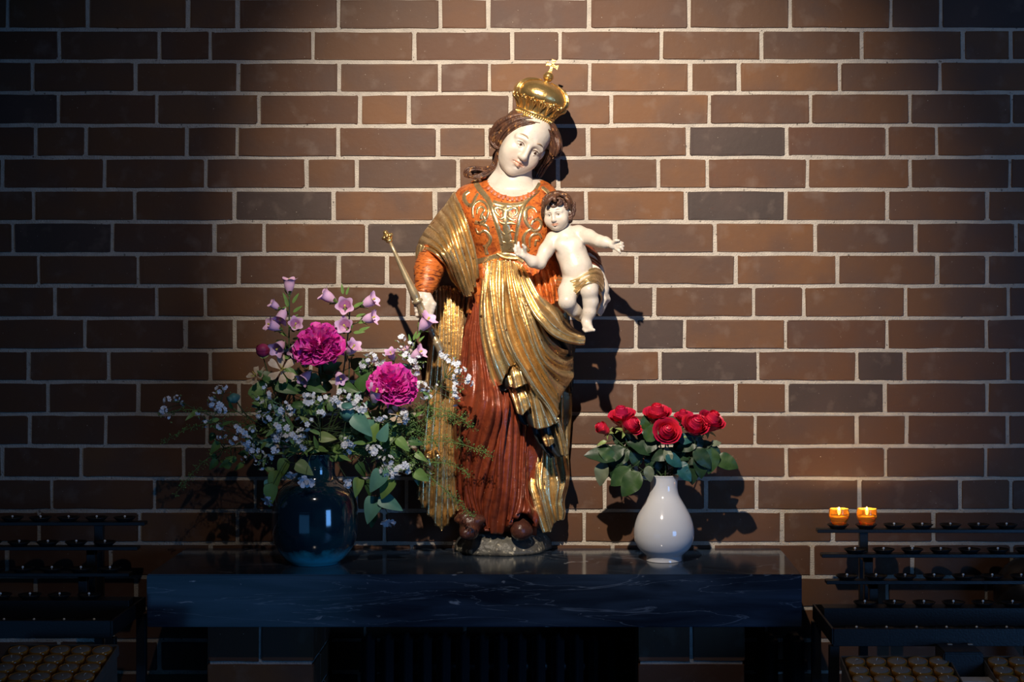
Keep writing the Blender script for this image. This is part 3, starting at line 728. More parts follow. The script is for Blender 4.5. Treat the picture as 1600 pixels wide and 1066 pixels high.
for p, r in (([(672, 707, .09), (668, 716, .10), (671, 728, .10), (677, 733, .095)], [3, 6, 6, 3]), ([(681, 704, .095), (684, 714, .105), (682, 724, .10)], [3, 5, 3]), ([(664, 722, .085), (668, 736, .09), (676, 742, .09)], [3, 4, 2])): m.add(*ptube(p, r, 10, 16))
K_ = [
 [(826, 640, .04), (832, 700, .05), (826, 756, .085), (830, 775, .10), (838, 805, .108), (848, 833, .108)],
 [(836, 640, .06), (840, 700, .07), (839, 751, .115), (844, 772, .125), (852, 802, .128), (860, 831, .120)],
 [(846, 640, .06), (848, 700, .075), (847, 750, .10), (851, 772, .105), (857, 795, .10), (864, 822, .09)],
 [(854, 640, .06), (854, 700, .078), (853, 755, .09), (857, 780, .095), (862, 800, .09), (866, 815, .08)],
 [(866, 640, .06), (866, 720, .078), (872, 755, .092), (870, 778, .095), (870, 798, .09), (872, 814, .08)],
 [(878, 600, .05), (878, 700, .06), (884, 745, .07), (877, 780, .08), (880, 800, .08), (878, 813, .075)],
 [(884, 600, .03), (888, 700, .035), (890, 748, .04), (883, 782, .05), (884, 800, .05), (882, 812, .05)]]
m.add(*sheet(K_, 80, 6, .013, .007, fine=.0008, seed=31))
m.build('cloak', GOLD, st)
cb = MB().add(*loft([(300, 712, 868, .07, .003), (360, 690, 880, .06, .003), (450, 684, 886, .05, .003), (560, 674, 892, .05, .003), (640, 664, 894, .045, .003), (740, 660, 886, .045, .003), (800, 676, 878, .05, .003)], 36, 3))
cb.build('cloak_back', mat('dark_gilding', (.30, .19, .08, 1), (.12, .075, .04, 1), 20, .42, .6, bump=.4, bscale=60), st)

# ---- right arm (viewer's left): orange sleeve, hand
def sleeve(px, n=40, m=44, amp=.0010, seed=0, f1=1.25):
    A = cr(np.array([(p[0], p[1], p[2], p[3]) for p in px], float), m); P = pix(A[:, :3]); r = A[:, 3]*(D-A[:, 2])/F
    T = np.gradient(P, axis=0); T /= np.linalg.norm(T, axis=1, keepdims=True); vs = []; up = np.array([0, -1., 0])
    for k in range(m):
        a = np.cross(T[k], up); a /= np.linalg.norm(a); b = np.cross(a, T[k])
        for i in range(n):
            t = 2*PI*i/n; w = amp*(math.sin(k*f1+2.2*math.sin(t+seed))+.6*math.sin(k*f1*2.3+3*math.cos(t*2+seed)))
            vs.append(P[k]+(r[k]+w)*(a*math.cos(t)+b*math.sin(t)))
    f = []
    for k in range(m-1):
        for i in range(n): q, w = k*n+i, k*n+(i+1) % n; f.append((q, w, w+n, q+n))
    f.append(tuple(range(n))[::-1]); f.append(tuple((m-1)*n+i for i in range(n))); return vs, f
MB().add(*sleeve([(716, 322, .07, 14), (705, 348, .075, 17), (692, 374, .085, 18), (681, 396, .110, 22), (671, 418, .155, 23.5), (667, 438, .18, 20), (663, 451, .19, 16), (661, 459, .195, 12.5)], m=70)).build('sleeve', mat('sleeve_lacquer', (.58, .15, .03, 1), (.13, .028, .012, 1), 40, .32, .1, bump=.7, bscale=60, dist=1.8, lo=.50, hi=.64, stretch=(.7, .7, 3.2)), st)
c = Clay()
c.pcap((662, 448, .19), (664, 464, .198), 9.5, 10, .01); c.ell(W(667, 472, .203), (S(11), .014, S(13)), k=.008)
for i in range(4):
    c.chain([(673-.8*i, 470+5.4*i, .208, 5.2-.3*i), (677-1.4*i, 476+5.2*i, .222, 5.0-.3*i), (668-1.0*i, 478+5.6*i, .213, 4.6-.2*i), (655-.6*i, 476+5.6*i, .214, 4.2-.2*i), (649+.8*i, 474+6.2*i, .232, 3.8-.2*i)], .003)
c.chain([(662, 466, .20, 6), (652, 461, .206, 5), (646, 464, .222, 4.2), (647, 472, .236, 3.6)], .004)
V, Q = c.mesh(.0015); V = smoothV(V, Q, 1); WT = lambda V: np.ones((len(V), 4)); arr_obj('hand', V, Q, SKIN, st, vcol=WT(V))

# ---- left arm (viewer's right) behind the child
MB().add(*sleeve([(850, 312, .07, 14), (862, 340, .065, 17), (880, 374, .070, 19), (902, 396, .080, 21), (918, 408, .095, 21), (926, 418, .105, 16)], amp=.0012)).build('sleeve', RED, st)
MB().add(*sheet([[(900, 401, .12), (915, 398, .13), (930, 404, .135), (942, 416, .13), (946, 434, .11)], [(899, 407, .135), (915, 404, .15), (928, 410, .152), (939, 421, .145), (943, 440, .12)], [(900, 413, .12), (914, 411, .135), (925, 417, .14), (934, 428, .13), (939, 444, .11)]], 24, 5, .002, .006)).build('cuff', RED, st)
c = Clay(); c.chain([(918, 408, .11, 15), (930, 424, .13, 12), (940, 442, .145, 9.5)], .01)
c.ell(W(943, 452, .155), (S(9), .016, S(13)), k=.008)
for i, (dx, dy) in enumerate(((-4, 33), (-1, 36), (2, 32), (4, 24))):
    c.chain([(940+2.0*i, 455, .172-.008*i, 4.6), (944+1.8*i, 468, .178-.008*i, 4.3), (941+dx*.4+i, 455+dy*.7, .182-.009*i, 4), (936+dx*.3+i*1.8, 455+dy, .182-.010*i, 3.5)], .003)
c.chain([(938, 444, .165, 5.5), (934, 440, .185, 4.8), (932, 446, .195, 4)], .004)
V, Q = c.mesh(.0016); V = smoothV(V, Q, 1); arr_obj('hand', V, Q, SKIN, st, vcol=WT(V))

# ---- heads
def rot(roll, yaw, pitch):
    M0 = Matrix(((1, 0, 0), (0, 0, -1), (0, 1, 0)))
    return M0 @ Matrix.Rotation(-roll, 3, 'Z') @ Matrix.Rotation(yaw, 3, 'Y') @ Matrix.Rotation(pitch, 3, 'X')
def make_head(par, cen, R, s, child=False):
    c = Clay(); k = s
    def e(x, y, z, r, kk=.01, sub=False): c.ell((x*k, y*k, z*k), tuple(q*k for q in r), k=kk*k, sub=sub)
    def cp(a, b, ra, rb=None, kk=.005, sub=False): c.cap(tuple(q*k for q in a), tuple(q*k for q in b), ra*k, (rb or ra)*k, kk*k, sub)
    fw = 1.12 if child else 1.0
    e(0, .028, -.012, (.055*fw, .060, .064)); e(0, -.010, .010, (.0475*fw, .062, .050))
    e(0, -.045 if not child else -.040, .022, (.033*fw, .028, .030), .022); e(0, -.064 if not child else -.056, .040, (.012, .010, .011), .012)
    for q in (-1, 1):
        e(q*.025*fw, -.022, .034, (.019, .022, .018) if not child else (.023, .023, .021), .015)
        cp((q*.010, .018, .053), (q*.033, .014, .044), .006, .005, .010)
        e(q*.0205, .004, .063, (.0125, .0085, .011), .009, True)
        e(q*.0205, .0035, .0475, (.0115, .0062, .0075), .004)
        cp((q*.009, .002, .0535), (q*.0205, .0088, .0555), .0016, .0018, .002); cp((q*.0205, .0088, .0555), (q*.0315, .003, .0475), .0018, .0014, .002)
        cp((q*.010, .0005, .0525), (q*.0205, -.0038, .0545), .0013, .0014, .002); cp((q*.0205, -.0038, .0545), (q*.0310, .001, .0475), .0014, .0012, .002)
        e(q*.0065, -.0215, .0610, (.0055, .0048, .006), .004); e(q*.0035, -.0255, .0660, (.0022, .0018, .003), .002, True)
        e(q*.054*fw, .0, -.004, (.006, .015, .010), .004)
        cp((q*.0005, -.0335, .0600), (q*.0155, -.0366, .0515), .0032, .0014, .003); cp((0, -.0425, .0590), (q*.0125, -.0395, .0525), .0038, .0016, .003)
        cp((0, -.0378, .0640), (q*.0150, -.0385, .0545), .0011, .0010, .0015, True)
    cp((0, .016, .055), (0, -.016, .0690 if not child else .066), .0046, .0070, .009); e(0, -.0195, .0675 if not child else .065, (.0075, .0065, .0065), .005)
    cp((0, -.027, .062), (0, -.031, .061), .0012, .0014, .003, True); e(0, -.050, .0585, (.008, .0028, .004), .004, True)
    V, Q = c.mesh(.0013 if s > .8 else .0010); V = smoothV(V, Q, 1, .4); X = V/k
    T = np.ones((len(V), 4)); g = lambda cx, cy, sx, sy: np.exp(-((np.abs(X[:, 0])-cx)/sx)**2-((X[:, 1]-cy)/sy)**2)*(X[:, 2] > .03)
    lip = np.clip(1.6*g(0, -.0385, .0145, .0055), 0, 1)*(X[:, 2] > .05); chk = .30*g(.030, -.018, .014, .014); soc = .20*g(.0205, .010, .015, .007)
    T[:, 1] *= 1-.50*lip-.32*chk-.3*soc; T[:, 2] *= 1-.62*lip-.48*chk-.45*soc; T[:, 0] *= 1-.08*lip-.12*soc
    RR = np.array(R); Vw = V@RR.T+np.array(cen)
    hd = arr_obj('head', Vw, Q, SKIN, par, vcol=T)
    def tf(p): return tuple(RR@(np.array(p)*k)+np.array(cen))
    for q in (-1, 1):
        ey = MB().add(*ball(tf((q*.0205, .0028, .0500)), (.0098*k, .0052*k, .0052*k), 20, 12, R=Matrix(RR.tolist()))).build('eye', EYEW, hd)
        MB().add(*ball(tf((q*.0205+.0012, .0028, .0536)), (.0040*k, .0042*k, .0020*k), 16, 8, R=Matrix(RR.tolist()))).build('iris', IRIS, ey) if False else MB().add(*ball(tf((q*.0205+.0012, .0028, .0536)), (.0040*k, .0042*k, .0022*k), 16, 8, R=Matrix(RR.tolist()))).build('iris', IRIS, hd)
        MB().add(*tube([tf(p) for p in ((q*.0095, .0035, .0555), (q*.0150, .0078, .0572), (q*.0215, .0090, .0572), (q*.0275, .0070, .0535), (q*.0320, .0030, .0490))], .0008*k, 6, 14)).build('lid_line', LINE, hd)
        MB().add(*tube([tf(p) for p in ((q*.0090, .0205, .0575), (q*.0180, .0260, .0545), (q*.0270, .0250, .0490), (q*.0350, .0200, .0420))], [.0011*k, .0016*k, .0013*k, .0006*k], 6, 14)).build('eyebrow', BROW, hd)
    return hd, RR, k
RM = rot(math.radians(30), math.radians(20), math.radians(10)); CM = W(817, 225, .115)
head, RR, hk = make_head(st, CM, RM, 1.06)
c = Clay(); c.pcap((806, 248, .095), (800, 290, .085), 27, 29, .02); c.ell(W(803, 300, .09), (S(50), .060, S(16)), k=.03); c.pcap((776, 285, .08), (800, 292, .08), 17, 20, .02)
V, Q = c.mesh(.0025); arr_obj('neck', V, Q, SKIN, st, vcol=WT(V))
# hair: a cap plus carved locks
def hair_base(c, cen, RR, k, cut=.0):
    R3 = RR
    c.ell(tuple(RR@(np.array((0, .030, -.024))*k)+np.array(cen)), (.064*k, .060*k, .064*k), R=R3, k=.006)
c = Clay(); hair_base(c, CM, RR, 1.04); c.pcap((802, 225, .062), (790, 262, .060), 22, 15, .02); c.pcap((848, 235, .05), (842, 262, .045), 14, 8, .02)
V, Q = c.mesh(.002); V = smoothV(V, Q, 1)
hb = MB(); hb.add(V.tolist(), Q.tolist())
locks = [
 ([(843, 190, .150), (824, 187, .158), (804, 193, .152), (788, 206, .135), (779, 222, .118), (777, 236, .10)], [3, 7, 8, 8, 7, 3]),
 ([(843, 193, .156), (826, 192, .166), (808, 199, .158), (793, 212, .138), (784, 228, .122), (779, 244, .105)], [3, 5, 6, 6, 6, 3]),
 ([(842, 187, .138), (820, 182, .145), (798, 188, .138), (781, 199, .120), (773, 211, .105), (771, 226, .09)], [4, 8, 9, 9, 8, 4]),
 ([(838, 184, .12), (812, 183, .12), (790, 190, .115), (777, 201, .10), (769, 220, .085), (778, 233, .09)], [4, 8, 9, 9, 7, 3]),
 ([(786, 205, .13), (774, 213, .12), (770, 222, .11), (775, 230, .115), (783, 231, .12)], [3, 6, 7, 5, 2]),
 ([(790, 226, .12), (782, 243, .10), (777, 258, .085), (768, 268, .085), (752, 272, .09), (738, 270, .10)], [6, 9, 8, 8, 7, 4]),
 ([(776, 250, .08), (770, 262, .085), (757, 265, .10), (742, 263, .11), (731, 266, .115), (727, 274, .11), (733, 277, .105)], [5, 6, 6, 5, 5, 4, 2]),
 ([(772, 262, .09), (757, 272, .11), (743, 277, .115), (732, 274, .11)], [4, 5, 4, 3]),
 ([(843, 192, .152), (853, 201, .140), (861, 215, .122), (864, 230, .108), (861, 243, .095)], [3, 6, 7, 7, 4]),
 ([(844, 188, .140), (858, 198, .125), (867, 212, .110), (869, 228, .11), (866, 243, .10)], [4, 8, 8, 8, 4]),
 ([(846, 183, .135), (861, 195, .12), (870, 212, .10), (874, 226, .09), (872, 240, .085), (864, 247, .09)], [4, 7, 8, 6, 6, 3]),
 ([(866, 214, .11), (873, 221, .105), (875, 231, .10), (869, 238, .10)], [4, 5, 5, 3]),
 ([(862, 238, .08), (858, 250, .07), (850, 260, .06), (844, 270, .055), (838, 280, .055)], [6, 6, 6, 6, 4]),
 ([(858, 236, .09), (856, 248, .08), (850, 256, .07)], [5, 5, 3])]
for pts, r in locks:
    hb.add(*ptube(pts, [q*.8 for q in r], 10, 26, flat=.8))
    for d in (-1, 1):
        p2 = [(x+d*rr_*.45, y+d*rr_*.35, z+.004) for (x, y, z), rr_ in zip(pts, r)]; hb.add(*ptube(p2, [max(1.2, q*.42) for q in r], 8, 26))
    for d in (-.5, .5):
        p2 = [(x+d*rr_*.4, y-d*rr_*.5, z+.0065) for (x, y, z), rr_ in zip(pts, r)]; hb.add(*ptube(p2, [max(.8, q*.22) for q in r], 6, 26))
hb.build('hair', HAIR, st)

# ================================================================ crown
cw = thing('crown', 'gilded domed crown with orb and cross on the woman statue\'s head', 'crown', W(833, 187, .115))
UP = Vector((math.sin(math.radians(19.5)), .0, math.cos(math.radians(19.5)))); 
CR_ = Matrix.Rotation(math.radians(19.5), 3, 'Y') @ Matrix.Rotation(math.radians(3), 3, 'X')
CO = W(833, 188, .112); U = S(1, .112)
def ct(v, f): return [tuple(CR_ @ (Vector(p)*U)+CO) for p in v], f
n = 72
MB().add(*ct(*lathe([(29.5, -1), (31.5, -1), (31.8, 1), (30.5, 2), (30.6, 8), (32, 9), (32, 11), (29.5, 11)], n))).build('crown_band', GOLD2, cw)
kn = MB()
for i in range(48): a = 2*PI*i/48; kn.add(*ct(*ball((31*math.cos(a), 31*math.sin(a), 5), (1.1, 1.1, 3.2), 6, 5)))
kn.build('beading', GOLD2, cw)
def flare():
    vs = []; N_ = 192; pr = [(30, 10), (31, 15), (34, 21), (38, 26), (41, 29), (42.5, 30), (41, 31.5), (38, 29)]
    for j, (r, z) in enumerate(pr):
        for i in range(N_):
            a = 2*PI*i/N_; w = math.sin(16*a); e = j/7
            vs.append(((r+1.9*w*(.4+e))*math.cos(a), (r+1.9*w*(.4+e))*math.sin(a), z+e*1.8*math.cos(32*a+1)))
    return vs, [(k*N_+i, k*N_+(i+1) % N_, (k+1)*N_+(i+1) % N_, (k+1)*N_+i) for k in range(7) for i in range(N_)]
lf = MB().add(*ct(*flare()))
for i in range(16):
    a = 2*PI*(i+.5)/16; ca, sa = math.cos(a), math.sin(a)
    path = [Vector((r*ca, r*sa, z)) for r, z in ((31, 12), (33.5, 18), (38, 24), (42, 28), (44, 31), (42, 33), (40, 31))]
    lf.add(*ct(*tube(path, [1.2, 1.8, 2.0, 1.9, 1.7, 1.4, .9], 8, 16)))
    for d in (-1, 1):
        b = a+d*.10; lf.add(*ct(*tube([Vector((r*math.cos(a+d*t), r*math.sin(a+d*t), z)) for r, z, t in ((32, 13, .0), (35, 20, .06), (40, 25, .11), (43, 27, .09), (43, 29, .05))], [1, 1.3, 1.3, 1.1, .7], 6, 12)))
lf.build('leaf_frieze', GOLD2, cw)
dome_p = [(37, 28), (43, 31), (45.5, 37), (44.5, 44), (40, 51), (32, 57), (20, 61), (8, 62.5), (2, 62.6)]
MB().add(*ct(*lathe([tuple(p) for p in cru(np.array(dome_p, float), 4)], 72))).build('crown_dome', GOLD2, cw)
for i in range(4):
    a = math.radians((-142, -24, 38, 158)[i]); arch = MB()
    for d in (-1, 0, 1):
        pts = []
        for r, z in dome_p[:-1]: t = math.asin(max(-1, min(1, d*3.6/max(r, 8)))) if r > 8 else 0; pts.append(Vector(((r+1.0)*math.cos(a+t), (r+1.0)*math.sin(a+t), z+.8)))
        arch.add(*ct(*tube(pts, 1.25 if d else .9, 8, 40)))
    arch.build('crown_arch', GOLD2, cw)
MB().add(*ct(*lathe([(5, 62), (4, 64), (3, 65)], 20))).add(*ct(*ball((0, 0, 71.5), 8.2, 28, 18))).add(*ct(*lathe([(8.3, 71), (8.9, 71.8), (8.3, 72.6)], 28))).build('orb', GOLD2, cw)
cx = MB()
CR2 = CR_
def arm(p, q, w0, w1):
    p, q = Vector(p), Vector(q); d = (q-p).normalized(); s = Vector((-d.z, 0, d.x)); vs = []
    for y in (-1.3, 1.3):
        for c0, w in ((p, w0), (p.lerp(q, .6), w0*1.05), (q, w1)):
            vs += [c0+s*w+Vector((0, y, 0)), c0-s*w+Vector((0, y, 0))]
    f = [(0, 1, 3, 2), (2, 3, 5, 4), (6, 8, 9, 7), (8, 10, 11, 9), (0, 2, 8, 6), (2, 4, 10, 8), (1, 7, 9, 3), (3, 9, 11, 5), (4, 5, 11, 10), (0, 6, 7, 1)]
    return vs, f
cx.add(*ct(*arm((0, 0, 90), (0, 0, 77.5), 2.0, 3.8))).add(*ct(*arm((0, 0, 90), (0, 0, 99.5), 1.9, 4.0))).add(*ct(*arm((0, 0, 90), (9.5, 0, 90), 1.9, 4.0))).add(*ct(*arm((0, 0, 90), (-9.5, 0, 90), 1.9, 4.0)))
cx.build('cross', GOLD2, cw, smooth=False)

# ================================================================ sceptre
sc_ = thing('sceptre', 'slender brass sceptre with a knobbed gold head held in the statue\'s hand', 'sceptre', W(656, 472, .24))
A0, A1 = Vector(W(604, 367, .245)), Vector(W(690, 551, .232)); LL = (A1-A0).length
def sp(t): return A0.lerp(A1, t)
U2 = S(1, .24)
prof = [(.055, 2.4), (.15, 3.0), (.30, 4.6), (.42, 6.0), (.50, 7.2), (.535, 7.0), (.55, 5.5), (.553, 8.0), (.565, 8.8), (.577, 8.0), (.58, 5.6), (.64, 5.6), (.78, 4.8), (.80, 6.2), (.815, 6.2), (.825, 4.6), (.90, 4.6), (.905, 6.6), (.92, 7.2), (.935, 6.6), (.945, 5.6), (.98, 6.6), (1, 4)]
MB().add(*tube([sp(t) for t, r in prof], [r*U2 for t, r in prof], 20)).build('rod', BRASS, sc_)
kb = MB().add(*ball(sp(.012), (6.5*U2, 6.5*U2, 6*U2), 20, 14)).add(*tube([sp(.04), sp(.055), sp(.065)], [5.4*U2, 5.6*U2, 3*U2], 16))
ax_ = (A1-A0).normalized(); e1 = ax_.cross(Vector((0, 1, 0))).normalized(); e2 = ax_.cross(e1)
for j in range(8):
    a = 2*PI*j/8; kb.add(*ball(sp(.014)+(e1*math.cos(a)+e2*math.sin(a))*6.6*U2, 3.0*U2, 10, 8)); kb.add(*ball(sp(.032)+(e1*math.cos(a+.4)+e2*math.sin(a+.4))*5*U2, 2.1*U2, 8, 6))
kb.add(*ball(sp(-.018), 4*U2, 12, 8)); kb.build('knob', GOLD2, sc_)

# ================================================================ the child figure
ch = thing('child_statue', 'carved naked infant with gold loincloth and outstretched arms, on the statue\'s arm', 'statue', W(905, 450, .20))
c = Clay()
c.chain([(885, 378, .190, 21), (893, 396, .198, 22.5), (901, 418, .205, 23), (904, 438, .205, 22)], .012)
c.pcap((866, 373, .195), (904, 366, .190), 11, 12, .02); c.pcap((878, 350, .195), (882, 372, .19), 10, 12, .014)
c.ell(W(878, 384, .222), (S(11), .008, S(9)), k=.012); c.ell(W(898, 381, .222), (S(11), .008, S(9)), k=.012); c.ell(W(899, 418, .226), (S(15), .012, S(14)), k=.016)
c.ell(W(900, 424, .2395), (.0022, .003, .0022), k=.003, sub=True)
c.chain([(864, 374, .20, 11.5), (853, 392, .215, 11), (843, 411, .235, 9.8)], .008); c.chain([(843, 411, .235, 9.8), (832, 409, .248, 9), (820, 400, .26, 6.2)], .006)
c.ell(W(816, 396, .262), (S(6.5), .008, S(8)), k=.005)
for p in ([(813, 392, .266, 2.9), (810, 385, .270, 2.6), (810, 379, .268, 2.2)], [(811, 394, .268, 2.9), (806, 388, .273, 2.6), (805, 383, .272, 2.1)], [(811, 397, .268, 2.8), (806, 393, .275, 2.5), (803, 389, .274, 2.1)], [(813, 400, .268, 2.7), (808, 398, .274, 2.4), (805, 395, .275, 2.0)], [(820, 394, .266, 3), (820, 387, .274, 2.8), (817, 383, .279, 2.3)]): c.chain(p, .002)
c.chain([(904, 364, .19, 12), (920, 370, .21, 11), (937, 377, .235, 9.2)], .008); c.chain([(937, 377, .235, 9), (946, 379, .246, 8.8), (956, 382, .258, 6)], .006)
c.ell(W(960, 384, .262), (S(7.5), .007, S(6)), k=.005)
for p in ([(963, 381, .266, 2.8), (968, 379, .27, 2.5), (973, 380, .268, 2.1)], [(965, 383, .268, 2.8), (970, 382, .274, 2.5), (974, 385, .272, 2.1)], [(965, 386, .268, 2.7), (970, 387, .274, 2.4), (973, 390, .274, 2)], [(963, 389, .266, 2.6), (967, 392, .272, 2.3), (969, 395, .272, 1.9)], [(958, 380, .266, 3), (962, 376, .274, 2.6), (967, 376, .277, 2.1)]): c.chain(p, .002)
# legs
c.chain([(894, 440, .205, 16), (888, 456, .235, 15.5), (886, 471, .262, 13.5)], .008); c.chain([(886, 473, .258, 12.5), (897, 485, .235, 10.5), (907, 493, .218, 8.5), (914, 499, .208, 7)], .006)
c.chain([(912, 438, .205, 17), (919, 446, .24, 16), (921, 454, .268, 14)], .008); c.chain([(921, 456, .266, 13), (923, 472, .262, 12), (921, 488, .262, 10), (917, 501, .262, 7.5)], .006)
c.chain([(916, 503, .258, 8), (918, 510, .268, 7), (922, 513, .280, 5.5)], .006)
for i in range(5): c.chain([(921-2.4*i+1, 513+.9*i*0+.4*i, .283-.003*i, 3), (928-3.2*i, 516+.5*i, .292-.003*i, 2.6-.25*(i > 0))], .002)
c.chain([(914, 499, .208, 7), (918, 506, .205, 6), (919, 514, .208, 4.5)], .005)
V, Q = c.mesh(.0017); V = smoothV(V, Q, 1); arr_obj('body', V, Q, SKIN, ch, vcol=WT(V))
RC = rot(math.radians(-6), math.radians(-17), math.radians(10)); CC = W(870.5, 334, .205)
hd2, RR2, k2 = make_head(ch, CC, RC, .56, True)
c = Clay(); c.ell(tuple(RR2@(np.array((0, .040, -.020))*k2)+np.array(CC)), (.071*k2, .060*k2, .066*k2), R=RR2, k=.004); c.pcap((880, 325, .185), (889, 344, .18), 10, 6, .008); c.pcap((855, 335, .175), (856, 352, .165), 7, 5, .008)
V, Q = c.mesh(.0016); hb = MB(); hb.add(V.tolist(), Q.tolist())
rr3 = random.Random(9)
for i in range(34):                                # curls around the hairline and over the top
    t = i/33; a = math.radians(-35+250*t) if i < 24 else math.radians(rr3.uniform(10, 170)); rad = rr3.uniform(.9, 1.04) if i < 24 else rr3.uniform(.35, .8)
    cx_, cy_ = 871+22.5*rad*math.cos(a), 325-21*rad*math.sin(a); z = .215+.028*(1-abs(math.cos(a)))*(1.2-rad)+(.0 if i < 24 else .012); s_ = rr3.choice((-1, 1))
    pts = [(cx_+s_*rr_*math.cos(w), cy_+rr_*math.sin(w), z-.004+.004*w/5) for rr_, w in ((6.5, 0), (6, 1.0), (5.2, 2.0), (4, 3.1), (2.6, 4.3), (1.4, 5.4))]
    hb.add(*ptube(pts, [1.3, 2.5, 2.8, 2.4, 1.9, 1.2], 8, 16))
for pts in ([(872, 306, .238), (864, 308, .248), (858, 313, .250), (855, 318, .246), (857, 321, .244)], [(868, 305, .24), (866, 311, .250), (869, 315, .251)], [(882, 308, .236), (888, 314, .235), (890, 322, .226), (893, 330, .215)], [(856, 312, .236), (850, 322, .225), (848, 333, .21), (849, 345, .195)], [(874, 303, .236), (884, 308, .232), (892, 318, .218), (895, 332, .205), (892, 344, .195)]):
    hb.add(*ptube(pts, [2.5]+[3.4]*(len(pts)-2)+[1.6], 8, 18))
hb.build('hair', HAIR, ch)
lc = MB().add(*sheet([
 [(871, 431, .175), (882, 434, .222), (899, 431, .238), (914, 423, .236), (929, 418, .214), (939, 421, .165)],
 [(869, 438, .18), (884, 440, .235), (901, 437, .248), (917, 428, .246), (933, 424, .222), (943, 430, .17)],
 [(868, 445, .18), (884, 447, .245), (900, 446, .256), (914, 436, .264), (930, 431, .245), (944, 440, .18)],
 [(869, 450, .18), (885, 453, .252), (898, 455, .262), (909, 446, .276), (921, 438, .284), (935, 440, .25), (944, 450, .185)],
 [(871, 455, .18), (886, 457, .250), (898, 460, .255), (906, 452, .276), (915, 443, .288), (927, 440, .282), (938, 447, .24), (942, 457, .18)]], 60, 5, .006, .004, fine=.0008, seed=2))
lc.build('loincloth', GOLD, ch)
# ================================================================ vases
VBLUE = mat('teal_glaze', (.004, .022, .040, 1), (.010, .075, .10, 1), 9, .10, bump=.0, coat=1, lo=.45, hi=.75, spec=.7)
def teal_glaze():
    nt = VBLUE.node_tree; N = nt.nodes; L = nt.links; b = N['Principled BSDF']
    src = b.inputs['Base Color'].links[0].from_socket; tc = N.new('ShaderNodeTexCoord'); sp_ = N.new('ShaderNodeSeparateXYZ'); L.new(tc.outputs['Object'], sp_.inputs[0])
    nz = N.new('ShaderNodeTexNoise'); nz.inputs['Scale'].default_value = 30; nz.inputs['Detail'].default_value = 5; L.new(tc.outputs['Object'], nz.inputs[0])
    ad = N.new('ShaderNodeMath'); ad.operation = 'MULTIPLY_ADD'; ad.inputs[1].default_value = .05; L.new(nz.outputs[0], ad.inputs[0]); L.new(sp_.outputs[2], ad.inputs[2])
    r = N.new('ShaderNodeMapRange'); r.inputs['From Min'].default_value = .040; r.inputs['From Max'].default_value = .068; r.inputs['To Min'].default_value = 1; r.inputs['To Max'].default_value = 0; L.new(ad.outputs[0], r.inputs[0])
    x = N.new('ShaderNodeMix'); x.data_type = 'RGBA'; L.new(r.outputs[0], x.inputs[0]); L.new(src, x.inputs[6]); x.inputs[7].default_value = (.06, .75, .92, 1); L.new(x.outputs[2], b.inputs['Base Color'])
teal_glaze()
def vase(name, label, px, zc, prof, m, thick=.003, ref_y=0, base_y=0):
    c = W(px, 0, zc); k = (D-zc)/F; base = SLZ+.0006
    t = thing(name, label, 'vase', (c.x, -zc, base))
    top = (base_y-prof[0][1])
    P = [(r*k, (base_y-y)*k) for r, y in prof][::-1]              # bottom to top
    P = [tuple(p) for p in cru(np.array(P), 5)]
    inner = [(max(r-thick, .001), z) for r, z in P if z > P[0][1]+.006][::-1]
    full = [(0.0005, P[0][1])]+P+[(P[-1][0]-thick*.5, P[-1][1]+.0012)]+inner+[(0.0005, inner[-1][1])]
    vb = MB().add(*lathe([(r, z) for r, z in full], 72, (c.x, -zc, base), close=False)).build('vase_body', m, t, loc=(c.x, -zc, base))
    return t, (c.x, -zc, base+P[-1][1]), P[-1][0]
tv, VM, vr = vase('vase', 'bulbous dark teal glazed vase with turquoise foot holding the mixed bouquet', 492, .235,
    [(34, 716), (32, 722), (31, 735), (31.5, 748), (36, 757), (48, 765), (59.5, 777), (65, 793), (66.8, 812), (66.8, 832), (64, 850), (57, 866), (47, 878), (39, 884.5), (37, 887)], VBLUE, base_y=887)
rg = MB()
for yy, rr_ in ((797, 65.2), (800, 65.8), (735, 31.4), (738, 31.5)):
    k = (D-.235)/F; z = SLZ+(887-yy)*k; c0 = W(492, 0, .235)
    rg.add(*lathe([((rr_-.5)*k, z-.0012), ((rr_+.4)*k, z), ((rr_-.5)*k, z+.0012)], 72, (c0.x, -.235, 0), close=False))
rg.build('glaze_ring', VBLUE, tv)
VWHITE = mat('white_porcelain', (.68, .69, .72, 1), None, rough=.10, spec=.6, coat=.5)
tw, WM, wr_ = vase('vase', 'white glossy porcelain vase with pear-shaped belly holding the red roses', 1037.5, .195,
    [(23.5, 747), (22.3, 750), (21.3, 758), (21.3, 768), (23.5, 778), (29, 788), (35.5, 799), (42, 812), (46.2, 826), (47.3, 838), (45.5, 850), (40, 861), (33, 868), (29, 872), (27.8, 876), (28.2, 880)], VWHITE, base_y=880)

# ================================================================ flower kit
def leafmat(n, a, b_, s=25): return mat(n, a, b_, s, .42, bump=.15, bscale=60, spec=.4)
G_DARK = leafmat('leaf_dark', (.070, .16, .042, 1), (.03, .085, .028, 1)); G_MID = leafmat('leaf_mid', (.19, .32, .08, 1), (.09, .19, .05, 1))
G_TEAL = leafmat('leaf_bluegreen', (.13, .32, .23, 1), (.08, .21, .15, 1)); G_PALE = leafmat('leaf_pale', (.26, .34, .11, 1), (.15, .22, .07, 1)); G_ROSE = leafmat('rose_leaf', (.020, .052, .020, 1), (.009, .028, .013, 1), 40)
G_GREY = leafmat('leaf_underside', (.17, .20, .13, 1), (.11, .14, .09, 1)); STEM = mat('stem_green', (.05, .09, .03, 1), (.03, .06, .02, 1), 30, .5)
P_MAG = mat('peony_petal', (.88, .06, .56, 1), (.72, .03, .38, 1), 40, .5, c3=(.80, .18, .55, 1), scale3=60, lo3=.5, hi3=.7, sub=.1)
